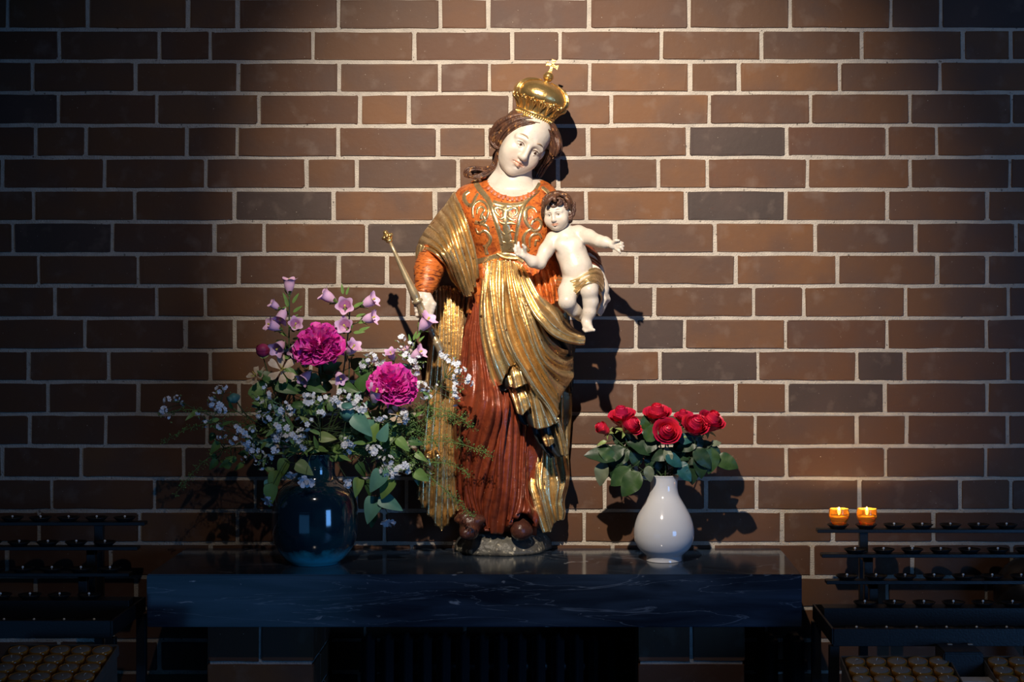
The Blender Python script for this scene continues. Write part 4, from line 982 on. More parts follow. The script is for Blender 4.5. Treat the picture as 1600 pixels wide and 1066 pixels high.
P_LIL = mat('bellflower_petal', (.78, .50, .80, 1), (.82, .52, .74, 1), 30, .5, sub=.1); P_CREAM = mat('faded_petal', (.70, .60, .48, 1), (.48, .36, .24, 1), 50, .6)
P_WHITE = mat('white_petal', (.88, .92, .98, 1), (.72, .78, .90, 1), 120, .55); P_ROSE = mat('rose_petal', (.66, .018, .045, 1), (.50, .010, .07, 1), 25, .45, sub=.05)
POD = mat('poppy_pod', (.10, .30, .26, 1), (.07, .20, .18, 1), 30, .5); YEL = mat('stamen', (.60, .52, .12, 1), rough=.6)

def leaf_mesh(name, m, L=.05, w=.014, curl=.35, fold=.25, shape=.5, nx=6, ny=11, wave=0.):
    """leaf along +Y in its own space, normal +Z, tip drooping"""
    vs = []
    for j in range(ny):
        t = j/(ny-1); ww = w*(math.sin(PI*min(1, t**shape*1.0))**.8)*(1 if t < .999 else 0)+.0002
        for i in range(nx+1):
            s = -1+2*i/nx
            vs.append((ww*s, L*t-L*.08*curl*t*t, -curl*L*t*t*.6+abs(s)*ww*fold+wave*ww*math.sin(t*14+s*2)*abs(s)))
    f = [(j*(nx+1)+i, j*(nx+1)+i+1, (j+1)*(nx+1)+i+1, (j+1)*(nx+1)+i) for j in range(ny-1) for i in range(nx)]
    n = len(vs); vs += [(x, y, z-.0007) for x, y, z in vs]; f += [tuple(q+n for q in a[::-1]) for a in f]
    return MB().add(vs, f).mesh(name, m)
LM = {}
def leaf(kind, parent, p, d, nrm=(0, -1, .3), s=1.0, name='leaf'):
    """place a leaf of the given kind: base at world point p, pointing along d, face towards nrm"""
    me = LM[kind]; o = bpy.data.objects.new(name, me); COL.objects.link(o); o.parent = parent
    y = Vector(d).normalized(); z = Vector(nrm); z = (z-y*z.dot(y)).normalized(); x = y.cross(z)
    M = Matrix((x, y, z)).transposed().to_4x4(); sc = s if hasattr(s, '__len__') else (s, s, s)
    o.matrix_basis = Matrix.Translation(Vector(p)-origin(parent)) @ M @ Matrix.Diagonal((*sc, 1))
    return o
for kd, m in (('dark', G_DARK), ('mid', G_MID), ('teal', G_TEAL), ('pale', G_PALE)): LM[kd] = leaf_mesh('leaf', m)
LM['long'] = leaf_mesh('leaf', G_MID, .06, .008, .25, .2, .7); LM['oval'] = leaf_mesh('leaf', G_ROSE, .05, .0135, .35, .15, .75, 8, 13, .10); LM['ovalgrey'] = leaf_mesh('leaf', G_GREY, .045, .013, .7, .2, .75, 8, 13, .1)
LM['ovalgreen'] = leaf_mesh('leaf', leafmat('rose_leaf_green', (.040, .090, .022, 1), (.02, .05, .015, 1), 40), .05, .0165, .3, .15, .75, 8, 13, .08); LM['ovalteal'] = leaf_mesh('leaf', leafmat('rose_leaf_teal', (.02, .10, .11, 1), (.01, .06, .06, 1), 40), .045, .0145, .3, .2, .75, 8, 13, .1)  # a brighter green rose leaf and a blue-green one
LM['sepal'] = leaf_mesh('sepal', G_PALE, .014, .0028, .8, .3, .6, 4, 6)
def basis(d, tilt_ref=(0, -1, 0)):
    z = Vector(d).normalized(); x = z.cross(Vector(tilt_ref)); x = x.normalized() if x.length > 1e-4 else Vector((1, 0, 0)); y = z.cross(x); return Matrix((x, y, z)).transposed()
def put(vf, p, d, s=1.0, spin=0):
    B = basis(d) @ Matrix.Rotation(spin, 3, 'Z'); return [tuple(B @ (Vector(v)*s)+Vector(p)) for v in vf[0]], vf[1]
def petal(w, h, cup, curl, a, r0, z0=0., n=5, m=6, ruf=0., rng=random, notch=0.):
    """petal at azimuth a around +Z: rises h, leans out by cup, lip curls out by curl"""
    vs = []
    for j in range(m+1):
        t = j/m; ww = w*(math.sin(PI*(.12+.72*t))**.7); r = r0+cup*math.sin(t*PI/2)+curl*max(0, t-.6)**2*6; z = z0+h*t-curl*max(0, t-.75)**2*3
        for i in range(n+1):
            s = -1+2*i/n; an = a+s*ww/max(r0+cup*.8, ww*.8); zz = z-notch*h*(s*s if notch > 0 else 0)*t+ruf*rng.uniform(-1, 1)*t; rr_ = r+ruf*rng.uniform(-1, 1)*t-.25*ww*(1-abs(s))*0
            vs.append((rr_*math.cos(an), rr_*math.sin(an), zz))
    f = [(j*(n+1)+i, j*(n+1)+i+1, (j+1)*(n+1)+i+1, (j+1)*(n+1)+i) for j in range(m) for i in range(n)]
    return vs, f
def vstem(pts, r0=.0018, r1=.0012, parent=None, m=None, n=7):
    """stem through pixel points down into a vase mouth"""
    P = [W(*p) if len(p) == 3 else Vector(p[:3]) for p in pts]
    k = len(P); return MB().add(*tube(P, [r0+(r1-r0)*i/(k-1) for i in range(k)], n, 26)).build('stem', m or STEM, parent)
def into(mouth, r, rng, depth=.07):
    a = rng.uniform(0, 2*PI); q = rng.uniform(.1, .6)*r; return Vector((mouth[0]+q*math.cos(a), mouth[1]+q*math.sin(a), mouth[2])), Vector((mouth[0]-q*.6*math.cos(a), mouth[1]-q*.6*math.sin(a), mouth[2]-depth))
fr = random.Random(21)
def stem_to(parent, top, mid=None, mouth=VM, r=vr, r0=.002, r1=.0013, depth=.07, m=None):
    a, b_ = into(mouth, r, fr, depth); T = W(*top); Mi = W(*mid) if mid else (T*.45+a*.55+Vector((0, 0, .02)))
    P = [b_, a, Mi, T]
    MB().add(*tube(P, [r0, r0, (r0+r1)/2, r1], 7, 26)).build('stem', m or STEM, parent); return cr(np.array([tuple(p) for p in P]), 26)

# ---- peonies
def peony(px, py, z, d, R, label, rngs, loose=()):
    t = thing('peony', label, 'flower', W(px, py, z), 'peonies in the teal vase'); rg_ = random.Random(rngs); mb = MB(); c = W(px, py, z)
    for k in range(10):                      # guard petals
        mb.add(*put(petal(R*.46, R*.30, R*.62, R*.10, 2*PI*k/10+rg_.uniform(-.2, .2), R*.12, -R*.25, 6, 7, R*.03, rg_), c, d))
    for k in range(210):                     # dense ruffled heart
        u = rg_.random(); th = math.acos(1-u*1.25); a = rg_.uniform(0, 2*PI); dd = Vector((math.sin(th)*math.cos(a), math.sin(th)*math.sin(a), math.cos(th)*.8+.1))
        pd = basis(d) @ dd; w = R*rg_.uniform(.10, .20); h = R*rg_.uniform(.34, .56)
        vs = []; n, m_ = 4, 4; sp0 = rg_.uniform(0, 2*PI); B = basis(pd) @ Matrix.Rotation(sp0, 3, 'Z')
        for j in range(m_+1):
            tt = j/m_
            for i in range(n+1):
                s = -1+2*i/n; vs.append(tuple(c+B @ Vector((s*w*(.5+.6*tt)+rg_.uniform(-1, 1)*w*.08, w*.7*(s*s*.8+.3*tt*tt)+rg_.uniform(-1, 1)*w*.22*tt, R*.30+h*tt-abs(s)*h*.12*tt+rg_.uniform(-1, 1)*h*.07*tt))))
        mb.add(vs, [(j*(n+1)+i, j*(n+1)+i+1, (j+1)*(n+1)+i+1, (j+1)*(n+1)+i) for j in range(m_) for i in range(n)])
    mb.add(*ball(c, R*.45, 14, 8)); mb.build('bloom', P_MAG, t)
    return t
P1 = peony(499, 545, .30, (-.10, -.62, .80), S(50, .3), 'upper left magenta peony, wide open, below the tall bellflowers', 1)
st1 = stem_to(P1, (500, 552, .27), r0=.003, r1=.003)
P2 = peony(613, 606, .31, (.25, -.60, .75), S(49, .3), 'lower right magenta peony, beside the gilded cloak, with a pink bell on its left', 2)
st1 = stem_to(P2, (606, 612, .27), (560, 680, .27), r0=.003, r1=.003)
for P_, pts in ((P1, ((500, 590, .27), (480, 600, .28), (530, 600, .28))), (P2, ((590, 640, .28), (570, 660, .27)))):
    for i, (x, y, z) in enumerate(pts): leaf('dark', P_, W(x, y, z), (fr.uniform(-1, 1), -.3, -.2), s=1.1)
pb = thing('peony_bud', 'round closed magenta peony bud at the far upper left of the bouquet', 'flower', W(411, 549, .27))
mb = MB().add(*ball(W(411, 548, .27), (S(11, .27), S(11, .27), S(11, .27)), 20, 14))
for k in range(6): mb.add(*put(petal(S(8), S(17), S(10), -S(3), 2*PI*k/6, S(2), -S(9), 5, 8), W(411, 549, .27), (0, -.3, 1), 1.0))
mb.build('bloom', mat('bud_petal', (.36, .03, .14, 1), (.24, .02, .09, 1), 40, .5), pb); stem_to(pb, (411, 558, .265), (440, 640, .25))
for a in (-.6, .3, 1.2): leaf('sepal', pb, W(411, 560, .275), (math.sin(a), -.3, .6), s=1.0)

# ---- bellflowers
def bell(parent, px, py, z, d, L, s=1.0, nm='bell', mt=None):
    c = W(px, py, z); mb = MB(); R = L*.36; vs = []; n, m_ = 30, 9
    for j in range(m_+1):
        t = j/m_; r = R*(.25+.62*math.sin(min(1, t*1.5)*PI/2)+.02); fl = max(0, t-.72)/.28
        for i in range(n):
            a = 2*PI*i/n; lob = .5+.5*math.cos(5*a); rr_ = r+R*.62*fl*fl*(.35+.65*lob); zz = L*(t-.5)+L*.10*fl*(lob-.3)-L*.06*fl*fl
            vs.append((rr_*math.cos(a), rr_*math.sin(a), zz))
    f = [(k*n+i, k*n+(i+1) % n, (k+1)*n+(i+1) % n, (k+1)*n+i) for k in range(m_) for i in range(n)]
    mb.add(*put((vs, f), c, d)); o = mb.build(nm, mt or P_LIL, parent)
    B = basis(d); st_ = MB().add(*tube([c-B @ Vector((0, 0, L*.3)), c+B @ Vector((0, 0, L*.38))], [L*.03, L*.05], 8)); st_.add(*ball(c+B @ Vector((0, 0, L*.40)), L*.07, 8, 6)); st_.build('pistil', YEL, o)
    cal = MB()
    for k in range(5): cal.add(*put(petal(L*.10, L*.34, L*.20, L*.10, 2*PI*k/5, L*.08, -L*.56, 3, 4), c, d))
    cal.add(*ball(c-B @ Vector((0, 0, L*.52)), L*.11, 10, 8)); cal.build('calyx', G_MID, parent); return o
def bells(label, stems, lst, nodes=(), grp='bellflower stalks in the teal vase'):
    t = thing('bellflower', label, 'flower', W(*stems[-1]), grp)
    path = stem_to(t, stems[-1], stems[0], r0=.0022, r1=.0016)
    for px, py, z, d, L in lst:
        bell(t, px, py, z, d, S(L, z)); c = W(px, py, z)-Vector(d).normalized()*S(L, z)*.55
        # pedicel to the nearest point of the stalk
        q = path[np.argmin(np.linalg.norm(path-np.array(c)-np.array((0, 0, -.012)), axis=1))]
        MB().add(*tube([Vector(q), (Vector(q)+c)/2+Vector((0, 0, -.002)), c], .0011, 6, 8)).build('pedicel', STEM, t)
    for x, y, z, dx, dz in nodes: leaf('long', t, W(x, y, z), (dx, -.3, dz), s=fr.uniform(.35, .55))
    return t
bells('tallest bellflower stalk at the left, one upright pink bell on top and five below', [(455, 600, .26), (452, 462, .26)],
    [(452, 447, .26, (.03, -.15, 1), 26), (441, 492, .275, (-.25, -.5, -.75), 25), (430, 478, .27, (-.7, -.3, .55), 18), (428, 510, .28, (-.75, -.45, .35), 25), (461, 509, .285, (.25, -.85, .35), 24), (437, 541, .29, (-.3, -.8, -.45), 27), (460, 545, .28, (.1, -.8, -.5), 22)],
    [(447, 470, .262, -.3, .9), (457, 474, .265, .5, .8), (455, 500, .26, .6, .5), (448, 525, .26, -.5, .3), (457, 530, .265, .5, .1), (450, 480, .265, -.2, .9), (458, 488, .265, .7, .5), (452, 560, .26, -.7, .2), (460, 565, .26, .7, .2)])
bells('branching bellflower stalk right of the tall one, five pale lilac bells turned all ways', [(535, 590, .25), (548, 470, .25)],
    [(514, 465, .26, (-.8, -.2, .55), 27), (539, 480, .28, (.1, -.95, .2), 29), (576, 472, .26, (.85, -.25, .45), 27), (576, 498, .26, (.9, -.3, .25), 25), (540, 511, .285, (-.1, -.95, .25), 28), (528, 516, .27, (-.8, -.4, .1), 20)],
    [(536, 460, .25, -.1, 1), (541, 461, .25, .3, .9), (552, 480, .26, .8, .4), (556, 495, .26, .8, .3), (560, 505, .26, 1, .25), (552, 520, .26, .9, .1), (545, 530, .25, .7, -.2), (560, 518, .26, .9, .4)])
bells('bellflower stalk at the right, with one large lilac bell against the statue\'s hand', [(625, 590, .25), (648, 535, .255)],
    [(664, 506, .27, (.55, -.35, .75), 30), (651, 554, .27, (.75, -.3, .5), 25), (612, 556, .26, (-.2, -.6, .75), 20), (636, 553, .25, (-.4, -.3, .8), 20)],
    [(646, 532, .26, .3, .9), (650, 530, .262, .5, .8), (642, 536, .26, -.2, .9), (654, 534, .262, .6, .6), (640, 560, .26, -.7, .3), (648, 566, .26, .8, .1), (656, 520, .26, .4, .9)])
bells('pale lilac bells half hidden behind and below the upper left peony', [(540, 620, .26), (546, 560, .26)],
    [(549, 546, .30, (.55, -.6, .65), 26), (478, 588, .29, (-.5, -.6, -.6), 24), (530, 588, .29, (.4, -.7, -.5), 22)])
bells('pink bell drooping over the left side of the lower right peony', [(585, 660, .29), (592, 632, .325)], [(587, 618, .345, (.25, -.45, .85), 30)])

# ---- pale faded starry blossoms and poppy pods
def star(label, px, py, z, d, R, petals=6, m=P_CREAM, grp='faded starry blossoms'):
    t = thing('faded_blossom', label, 'flower', W(px, py, z), grp); c = W(px, py, z); rr_ = random.Random(px); mb = MB()
    for k in range(petals): mb.add(*put(petal(R*.26, R*.25, R*.85, R*.12, 2*PI*k/petals+rr_.uniform(-.2, .2), R*.06, -R*.1, 4, 6, R*.06, rr_), c, d))
    mb.build('petals', m, t); sb = MB()
    for k in range(9): a = rr_.uniform(0, 6.28); q = rr_.uniform(.1, .35)*R; sb.add(*put(tube([(0, 0, 0), (q*math.cos(a), q*math.sin(a), R*.4)], R*.03, 5), c, d))
    sb.build('stamens', YEL, t); stem_to(t, (px, py+4, z-.01), r0=.0012, r1=.001); return t
star('withered cream blossom at the upper left edge, beside the large green leaf', 400, 588, .27, (-.5, -.6, .6), S(18)); star('faded grey-cream blossom with yellow stamens under the tall bellflower stalk', 440, 578, .29, (.2, -.9, .4), S(22))
star('cream blossom just below the lower right peony', 622, 648, .33, (.1, -.8, .5), S(15))
def pod(label, px, py, z, d, R, white=False, mid=None):
    t = thing('poppy_pod', label, 'flower', W(px, py, z), 'blue-green seed pods'); c = W(px, py, z)
    mb = MB().add(*put(lathe([(R*.15, -R*1.2), (R*.5, -R*.95), (R*.95, -R*.2), (R, R*.2), (R*.8, R*.7), (R*.5, R*.95), (R*.75, R*1.05), (R*.75, R*1.2), (R*.2, R*1.25)], 22), c, d)); mb.build('pod', POD, t)
    if white:
        w = MB(); rr_ = random.Random(4)
        for k in range(8): w.add(*put(petal(R*.5, R*.6, R*.6, R*.3, 2*PI*k/8, R*.3, R*.6, 4, 5, R*.12, rr_), c, d))
        w.build('petals', P_WHITE, t)
    stem_to(t, (px+(4 if px < 500 else 0), py+6, z-.005), mid, r0=.0016, r1=.0018); return t
pod('small blue-green seed pod on a bent stem at the left, among white florets', 366, 622, .27, (-.6, -.4, -.25), S(8), mid=(400, 660, .26)); pod('large blue-green pod crowned with white petals in the middle of the bouquet', 543, 646, .335, (.05, -.45, .9), S(12), True)

# ---- small white florets: sprays of clusters
def floret_cluster_mesh(seed, nf=6, R=.007):
    rr_ = random.Random(seed); mb = MB()
    for k in range(nf):
        th = rr_.uniform(0, 1.9); a = rr_.uniform(0, 6.28); dd = Vector((math.sin(th)*math.cos(a), math.sin(th)*math.sin(a), math.cos(th))); q = R*.40
        for i in range(5): mb.add(*put(petal(q*.42, q*.35, q*.80, q*.3, 2*PI*i/5, q*.05, 0, 2, 3, q*.04, rr_), dd*R*.75, dd))
    return mb.mesh('floret_cluster', P_WHITE)
FC = [floret_cluster_mesh(s, n_) for s, n_ in enumerate((5, 6, 7, 6, 8))]
BUDM = MB().add(*ball((0, 0, 0), (.0016, .0016, .003), 8, 6)).mesh('bud', G_PALE)
SPR = [
 ('white floret spray reaching furthest left over the brick wall', (330, 650, .27), [(262, 626, 7), (255, 641, 7), (276, 622, 5), (285, 630, 4), (262, 652, 4)], (290, 632)),
 ('white floret spray dipping left, below the furthest one', (350, 665, .28), [(317, 653, 6), (322, 662, 6), (309, 645, 4), (341, 641, 6)], (322, 655)),
 ('white floret cluster at the left beside the small seed pod', (400, 660, .27), [(343, 610, 8), (333, 620, 7), (331, 630, 7), (341, 634, 9), (347, 641, 8), (336, 625, 6), (352, 606, 5)], (345, 628)),
 ('white floret spray of the left flank, halfway down', (410, 690, .28), [(343, 667, 6), (349, 679, 7), (365, 688, 8), (370, 671, 8), (381, 675, 9), (342, 683, 4)], (368, 680)),
 ('white floret spray hanging lowest on the left flank in a chain', (420, 710, .29), [(385, 689, 9), (390, 699, 8), (397, 704, 9), (405, 712, 9), (381, 716, 5), (394, 672, 6)], (398, 706)),
 ('white florets on the lower left, just outside the chain', (440, 710, .30), [(419, 718, 8), (424, 706, 8), (430, 703, 7), (409, 729, 6), (400, 723, 4)], (424, 712)),
 ('white florets below the closed peony bud', (440, 680, .29), [(423, 617, 7), (414, 636, 10), (407, 649, 7), (418, 654, 8), (411, 604, 6), (402, 622, 4)], (416, 640)),
 ('dense white florets left of centre of the bouquet', (470, 700, .30), [(435, 667, 9), (434, 683, 10), (441, 675, 9), (449, 670, 8), (446, 683, 8), (452, 678, 8), (427, 676, 7)], (442, 678)),
 ('white florets under the faded grey blossom', (465, 690, .31), [(436, 641, 9), (453, 640, 8), (460, 648, 9), (447, 655, 6), (444, 631, 6)], (450, 650)),
 ('white florets above the rim of the teal vase', (490, 700, .32), [(460, 681, 9), (471, 677, 9), (478, 665, 9), (476, 696, 9), (468, 688, 8), (484, 656, 6)], (472, 684)),
 ('white florets directly below the upper left peony', (500, 690, .31), [(482, 629, 9), (497, 624, 9), (508, 623, 8), (501, 645, 8), (479, 617, 7), (489, 617, 5)], (494, 636)),
 ('white florets around the large crowned seed pod', (530, 700, .33), [(524, 623, 9), (533, 615, 8), (527, 632, 8), (559, 630, 9), (564, 638, 9), (556, 621, 8), (545, 620, 6)], (543, 640)),
 ('white florets below the crowned seed pod, over the vase neck', (530, 710, .33), [(543, 697, 10), (549, 690, 9), (540, 690, 7), (543, 706, 7)], (542, 700)),
 ('white florets right of the crowned seed pod', (580, 690, .33), [(593, 651, 9), (600, 655, 6), (629, 656, 9), (636, 650, 8), (631, 646, 7), (616, 650, 6)], (600, 660)),
 ('white florets drooping right of the vase neck', (570, 700, .33), [(587, 706, 11), (580, 701, 8), (607, 720, 9), (603, 736, 10), (630, 728, 10), (622, 735, 9), (637, 733, 9), (612, 742, 7)], (600, 716)),
 ('white florets of the upper right edge, between the two peonies', (580, 620, .26), [(583, 558, 8), (591, 566, 9), (569, 570, 8), (597, 560, 7), (575, 562, 6), (600, 572, 7), (565, 580, 6), (572, 552, 5)], (582, 575)),
 ('white florets beside the large lilac bell and the sceptre tip', (630, 600, .27), [(627, 529, 7), (639, 539, 7), (634, 556, 7), (644, 566, 8), (653, 563, 7), (651, 579, 9), (626, 545, 5), (655, 572, 7)], (640, 555)),
 ('white floret spray in front of the gilded cloak, furthest right', (650, 640, .30), [(693, 554, 8), (702, 563, 8), (713, 570, 8), (710, 579, 8), (722, 580, 7), (729, 592, 8), (733, 598, 7), (713, 597, 7), (714, 607, 8), (710, 627, 8), (714, 617, 7), (706, 588, 6), (697, 559, 6)], (695, 590)),
 ('white florets between the right peony and the gilded cloak', (650, 650, .30), [(660, 604, 8), (664, 617, 8), (654, 600, 5), (667, 609, 5), (680, 604, 5), (672, 620, 5)], (660, 612)),
]
def joinpix(a, b): return a
for i, (label, mid, cl, hub) in enumerate(SPR):
    z0 = mid[2]; t = thing('white_floret_spray', label, 'flower', W(hub[0], hub[1], z0), 'white floret sprays in the teal vase')
    path = stem_to(t, (hub[0], hub[1], z0+.005), mid, r0=.0011, r1=.0008); bm_ = MB()
    for j, (x, y, r) in enumerate(cl):
        z = z0+fr.uniform(-.012, .025); c = W(x, y, z); o = link('floret_cluster', fr.choice(FC), t); s = S(r*1.5, z)/.0095
        o.location = c-origin(t); o.scale = (s, s, s); o.rotation_euler = (PI/2+fr.uniform(-.4, .5), 0, fr.uniform(-.7, .7)); o.rotation_euler.rotate_axis('Z', fr.uniform(0, 6))
        q = Vector(path[np.argmin(np.linalg.norm(path-np.array(c)-np.array((0, 0, -.01)), axis=1))])
        bm_.add(*tube([q, (q+c)/2+Vector((0, 0, fr.uniform(-.006, .004))), c+Vector((0, .003, -.002))], [.0009, .0008, .0006], 5, 8))
        for _ in range(2):
            bo = link('bud', BUDM, t); bp_ = c+Vector((fr.uniform(-.016, .016), .0, fr.uniform(-.013, .012))); bo.location = bp_-origin(t); bo.scale = [fr.uniform(.7, 1.4)]*3; bo.rotation_euler = (fr.uniform(-1, 1), fr.uniform(-1, 1), 0)
            bm_.add(*tube([q.lerp(c, .6), bp_], .0005, 5))
    bm_.build('stalks', STEM, t)
    for _ in range(3):
        k = fr.randint(13, 22); leaf('long', t, Vector(path[k]), (fr.uniform(-1, 1), -.4, fr.uniform(-.6, .6)), s=fr.uniform(.35, .7))

# ---- leafy shoots making the body of the bouquet
def shoot(label, hub, mid, leaves, kind_default='mid'):
    t = thing('leafy_shoot', label, 'foliage', W(*hub), 'leafy shoots in the teal vase'); path = stem_to(t, hub, mid, r0=.0016, r1=.001)
    for lv in leaves:
        x, y, z, ang, L, kd = lv[:6]; a = math.radians(ang); nrm = (fr.uniform(-.3, .3), -1, fr.uniform(.1, .8)); s = S(L, z)/.05
        p = W(x, y, z); leaf(kd, t, p, (math.cos(a), fr.uniform(-.35, .1), math.sin(a)), nrm, (s*fr.uniform(.9, 1.25), s, s))
        q = Vector(path[np.argmin(np.linalg.norm(path-np.array(p)-np.array((0, 0, -.01)), axis=1))])
        if (q-p).length > .004: MB().add(*tube([q, (p+q)/2+Vector((0, .002, -.003)), p], .0009, 5, 6)).build('leaf_stalk', STEM, t)
    return t
def rndleaves(n_, x0, x1, y0, y1, z0, z1, L0=18, L1=34, kinds=('dark', 'mid', 'dark', 'teal', 'mid'), out=(492, 690)):
    r = []
    for _ in range(int(n_*1.5)):
        x, y = fr.uniform(x0, x1), fr.uniform(y0, y1); a = math.degrees(math.atan2(-(y-out[1]), x-out[0]))+fr.uniform(-60, 60); r.append((x, y, fr.uniform(z0, z1), a, fr.uniform(L0, L1), fr.choice(kinds)))
    return r
shoot('leafy shoot at the left with one broad upright leaf under the peony bud', (420, 640, .26), (450, 690, .25), [(396, 625, .275, 62, 42, 'mid'), (430, 600, .28, -20, 40, 'dark'), (425, 640, .27, 160, 26, 'dark')]+rndleaves(7, 395, 450, 600, 690, .24, .29))
shoot('dark leafy shoot filling the left middle of the bouquet', (440, 640, .25), (465, 690, .24), rndleaves(13, 400, 480, 590, 700, .23, .29))
shoot('dark leafy shoot behind the upper left peony', (500, 590, .24), (495, 660, .24), rndleaves(13, 450, 560, 570, 650, .22, .27, 22, 38, ('dark', 'dark', 'mid')))
shoot('blue-green leafy shoot in the middle, under the crowned seed pod', (560, 680, .31), (530, 700, .29), [(552, 648, .345, -48, 46, 'teal'), (578, 690, .33, 70, 34, 'mid'), (575, 655, .32, -80, 34, 'teal'), (594, 690, .34, 66, 32, 'teal'), (604, 640, .30, -70, 34, 'dark')]+rndleaves(8, 530, 610, 640, 710, .26, .31))
shoot('leafy shoot at the front centre over the vase mouth', (500, 670, .30), (497, 700, .27), rndleaves(15, 450, 560, 630, 715, .26, .33, 16, 32, ('dark', 'mid', 'pale', 'dark')))
shoot('leafy shoot hanging down left of the vase neck, with a white bell at its tip', (430, 745, .29), (450, 705, .29), [(447, 716, .30, -110, 36, 'mid'), (432, 735, .30, -100, 40, 'mid'), (420, 748, .30, -85, 30, 'teal'), (424, 755, .31, -95, 40, 'mid'), (441, 728, .29, -60, 26, 'dark'), (462, 724, .33, -30, 34, 'pale'), (428, 738, .29, 150, 18, 'mid')])
shoot('leafy shoot hanging far down right of the teal vase', (585, 775, .27), (565, 715, .29), [(600, 735, .33, -125, 42, 'teal'), (612, 745, .32, -118, 40, 'mid'), (590, 776, .29, -115, 46, 'teal'), (592, 776, .30, -28, 44, 'teal'), (584, 800, .28, -100, 26, 'dark'), (562, 745, .28, -100, 34, 'mid'), (578, 748, .27, -95, 30, 'dark'), (610, 700, .29, -50, 24, 'dark'), (560, 722, .30, -70, 28, 'dark')])
shoot('leafy shoot to the right under the lower right peony', (620, 690, .28), (570, 700, .28), rndleaves(12, 570, 650, 650, 740, .24, .31, 16, 30))
shoot('leafy shoot behind the lower right peony', (600, 590, .23), (560, 650, .24), [(560, 610, .27, 60, 36, 'dark'), (574, 600, .25, 80, 34, 'pale')]+rndleaves(8, 550, 620, 570, 640, .21, .26))
shoot('low leafy shoot sweeping left of the vase in the dark', (350, 700, .22), (420, 700, .24), rndleaves(10, 330, 430, 670, 730, .19, .25, 14, 26, ('dark', 'mid')))
for lb, x, y, z, a, R in (('white blossom dangling at the tip of the shoot left of the vase', 419, 782, .31, (-.5, -.4, -.5), 13), ('white blossom in front of the vase shoulder, left', 478, 750, .345, (.1, -.8, -.3), 14), ('white blossom at the left of the vase neck', 455, 740, .33, (0, -.6, -.6), 10), ('white blossom hanging furthest down right of the vase', 607, 813, .30, (.1, -.6, -.6), 14), ('single white blossom on the right of the vase shoulder', 542, 756, .335, (.2, -.8, -.2), 9), ('white blossom below the lower right peony at its left', 566, 640, .34, (.2, -.6, .4), 9)):
    t = thing('white_blossom', lb, 'flower', W(x, y, z), 'hanging white blossoms'); rr_ = random.Random(x); c = W(x, y, z); mb = MB()
    for q in range(3):
        cc = W(x+rr_.uniform(-.3, .3)*R, y+rr_.uniform(-.3, .3)*R, z+.004*q)
        for k in range(5): mb.add(*put(petal(S(R)*.28, S(R)*.2, S(R)*.5, S(R)*.15, 2*PI*k/5+q, S(R)*.05, 0, 4, 5, S(R)*.04, rr_), cc, (a[0]+rr_.uniform(-.5, .5), a[1], a[2]+rr_.uniform(-.4, .4))))
    mb.build('petals', P_WHITE, t); stem_to(t, (x, y-8, z-.01), (x+(492-x)*.45, min(y-25, 715), .31), r0=.0009, r1=.0008)

# ---- fine pepper-grass with tiny round seeds
SEEDG = mat('seed_green', (.20, .36, .09, 1), (.10, .21, .06, 1), 50, .5)
def grass(label, pts, n, w, seed):
    t = thing('pepper_grass', label, 'grass', W(*pts[-1]), 'pepper grass stems in the teal vase'); rr_ = random.Random(seed); a, b_ = into(VM, vr, fr)
    P = [b_, a]+[W(*p) for p in pts]; path = cr(np.array([tuple(p) for p in P]), 60); mb = MB().add(*tube(P, [.0010, .001]+[.0008]*(len(pts)-1)+[.0004], 5, 44)); sd = MB()
    for k in range(int(n*1.5)):
        i = rr_.randint(22, 59); p = Vector(path[i]); e = w*(1-.55*(i-22)/37); d = Vector((rr_.uniform(-1, 1), rr_.uniform(-.6, .4), rr_.uniform(-1, 1)))*S(e, .25); q = p+d; mb.add(*tube([p, (p+q)/2+d*.1+Vector((0, 0, .001)), q], .00028, 3))
        sd.add(*ball(q, rr_.uniform(.0010, .0018), 5, 4))
    mb.build('stem', SEEDG, t); o = sd.build('seeds', SEEDG, t); tag(o, kind='stuff')
grass('pepper grass arching lowest to the right, down to the statue\'s left foot', [(600, 715, .28), (650, 730, .26), (700, 770, .24), (738, 806, .22)], 170, 15, 1)
grass('pepper grass running level to the right across the red skirt', [(600, 700, .29), (660, 690, .29), (720, 694, .27), (768, 712, .25)], 190, 17, 2)
grass('pepper grass fanning right, across the gilded cloak at knee height', [(600, 690, .29), (650, 660, .29), (700, 650, .28), (738, 668, .26)], 210, 22, 3)
grass('upper pepper grass just under the right-hand floret spray', [(600, 680, .29), (650, 640, .30), (690, 640, .29), (725, 655, .28)], 180, 18, 4)
grass('pepper grass drooping right between the cloak edge and skirt', [(600, 700, .29), (650, 720, .28), (700, 725, .26), (735, 742, .25)], 150, 14, 5)
grass('feathery pepper grass filling the gap right of the lower peony stem', [(590, 690, .28), (620, 670, .28), (650, 672, .28), (680, 690, .27)], 220, 22, 6)
grass('pepper grass reaching down left in front of the wall', [(420, 690, .24), (370, 695, .22), (320, 720, .2), (272, 775, .18)], 120, 12, 7)
grass('pepper grass reaching level to the left in front of the wall', [(410, 670, .24), (350, 660, .23), (300, 668, .22), (255, 690, .2)], 110, 10, 8)
grass('pepper grass at the far left between the floret sprays', [(400, 650, .26), (340, 645, .25), (290, 640, .24), (250, 648, .22)], 100, 9, 9)

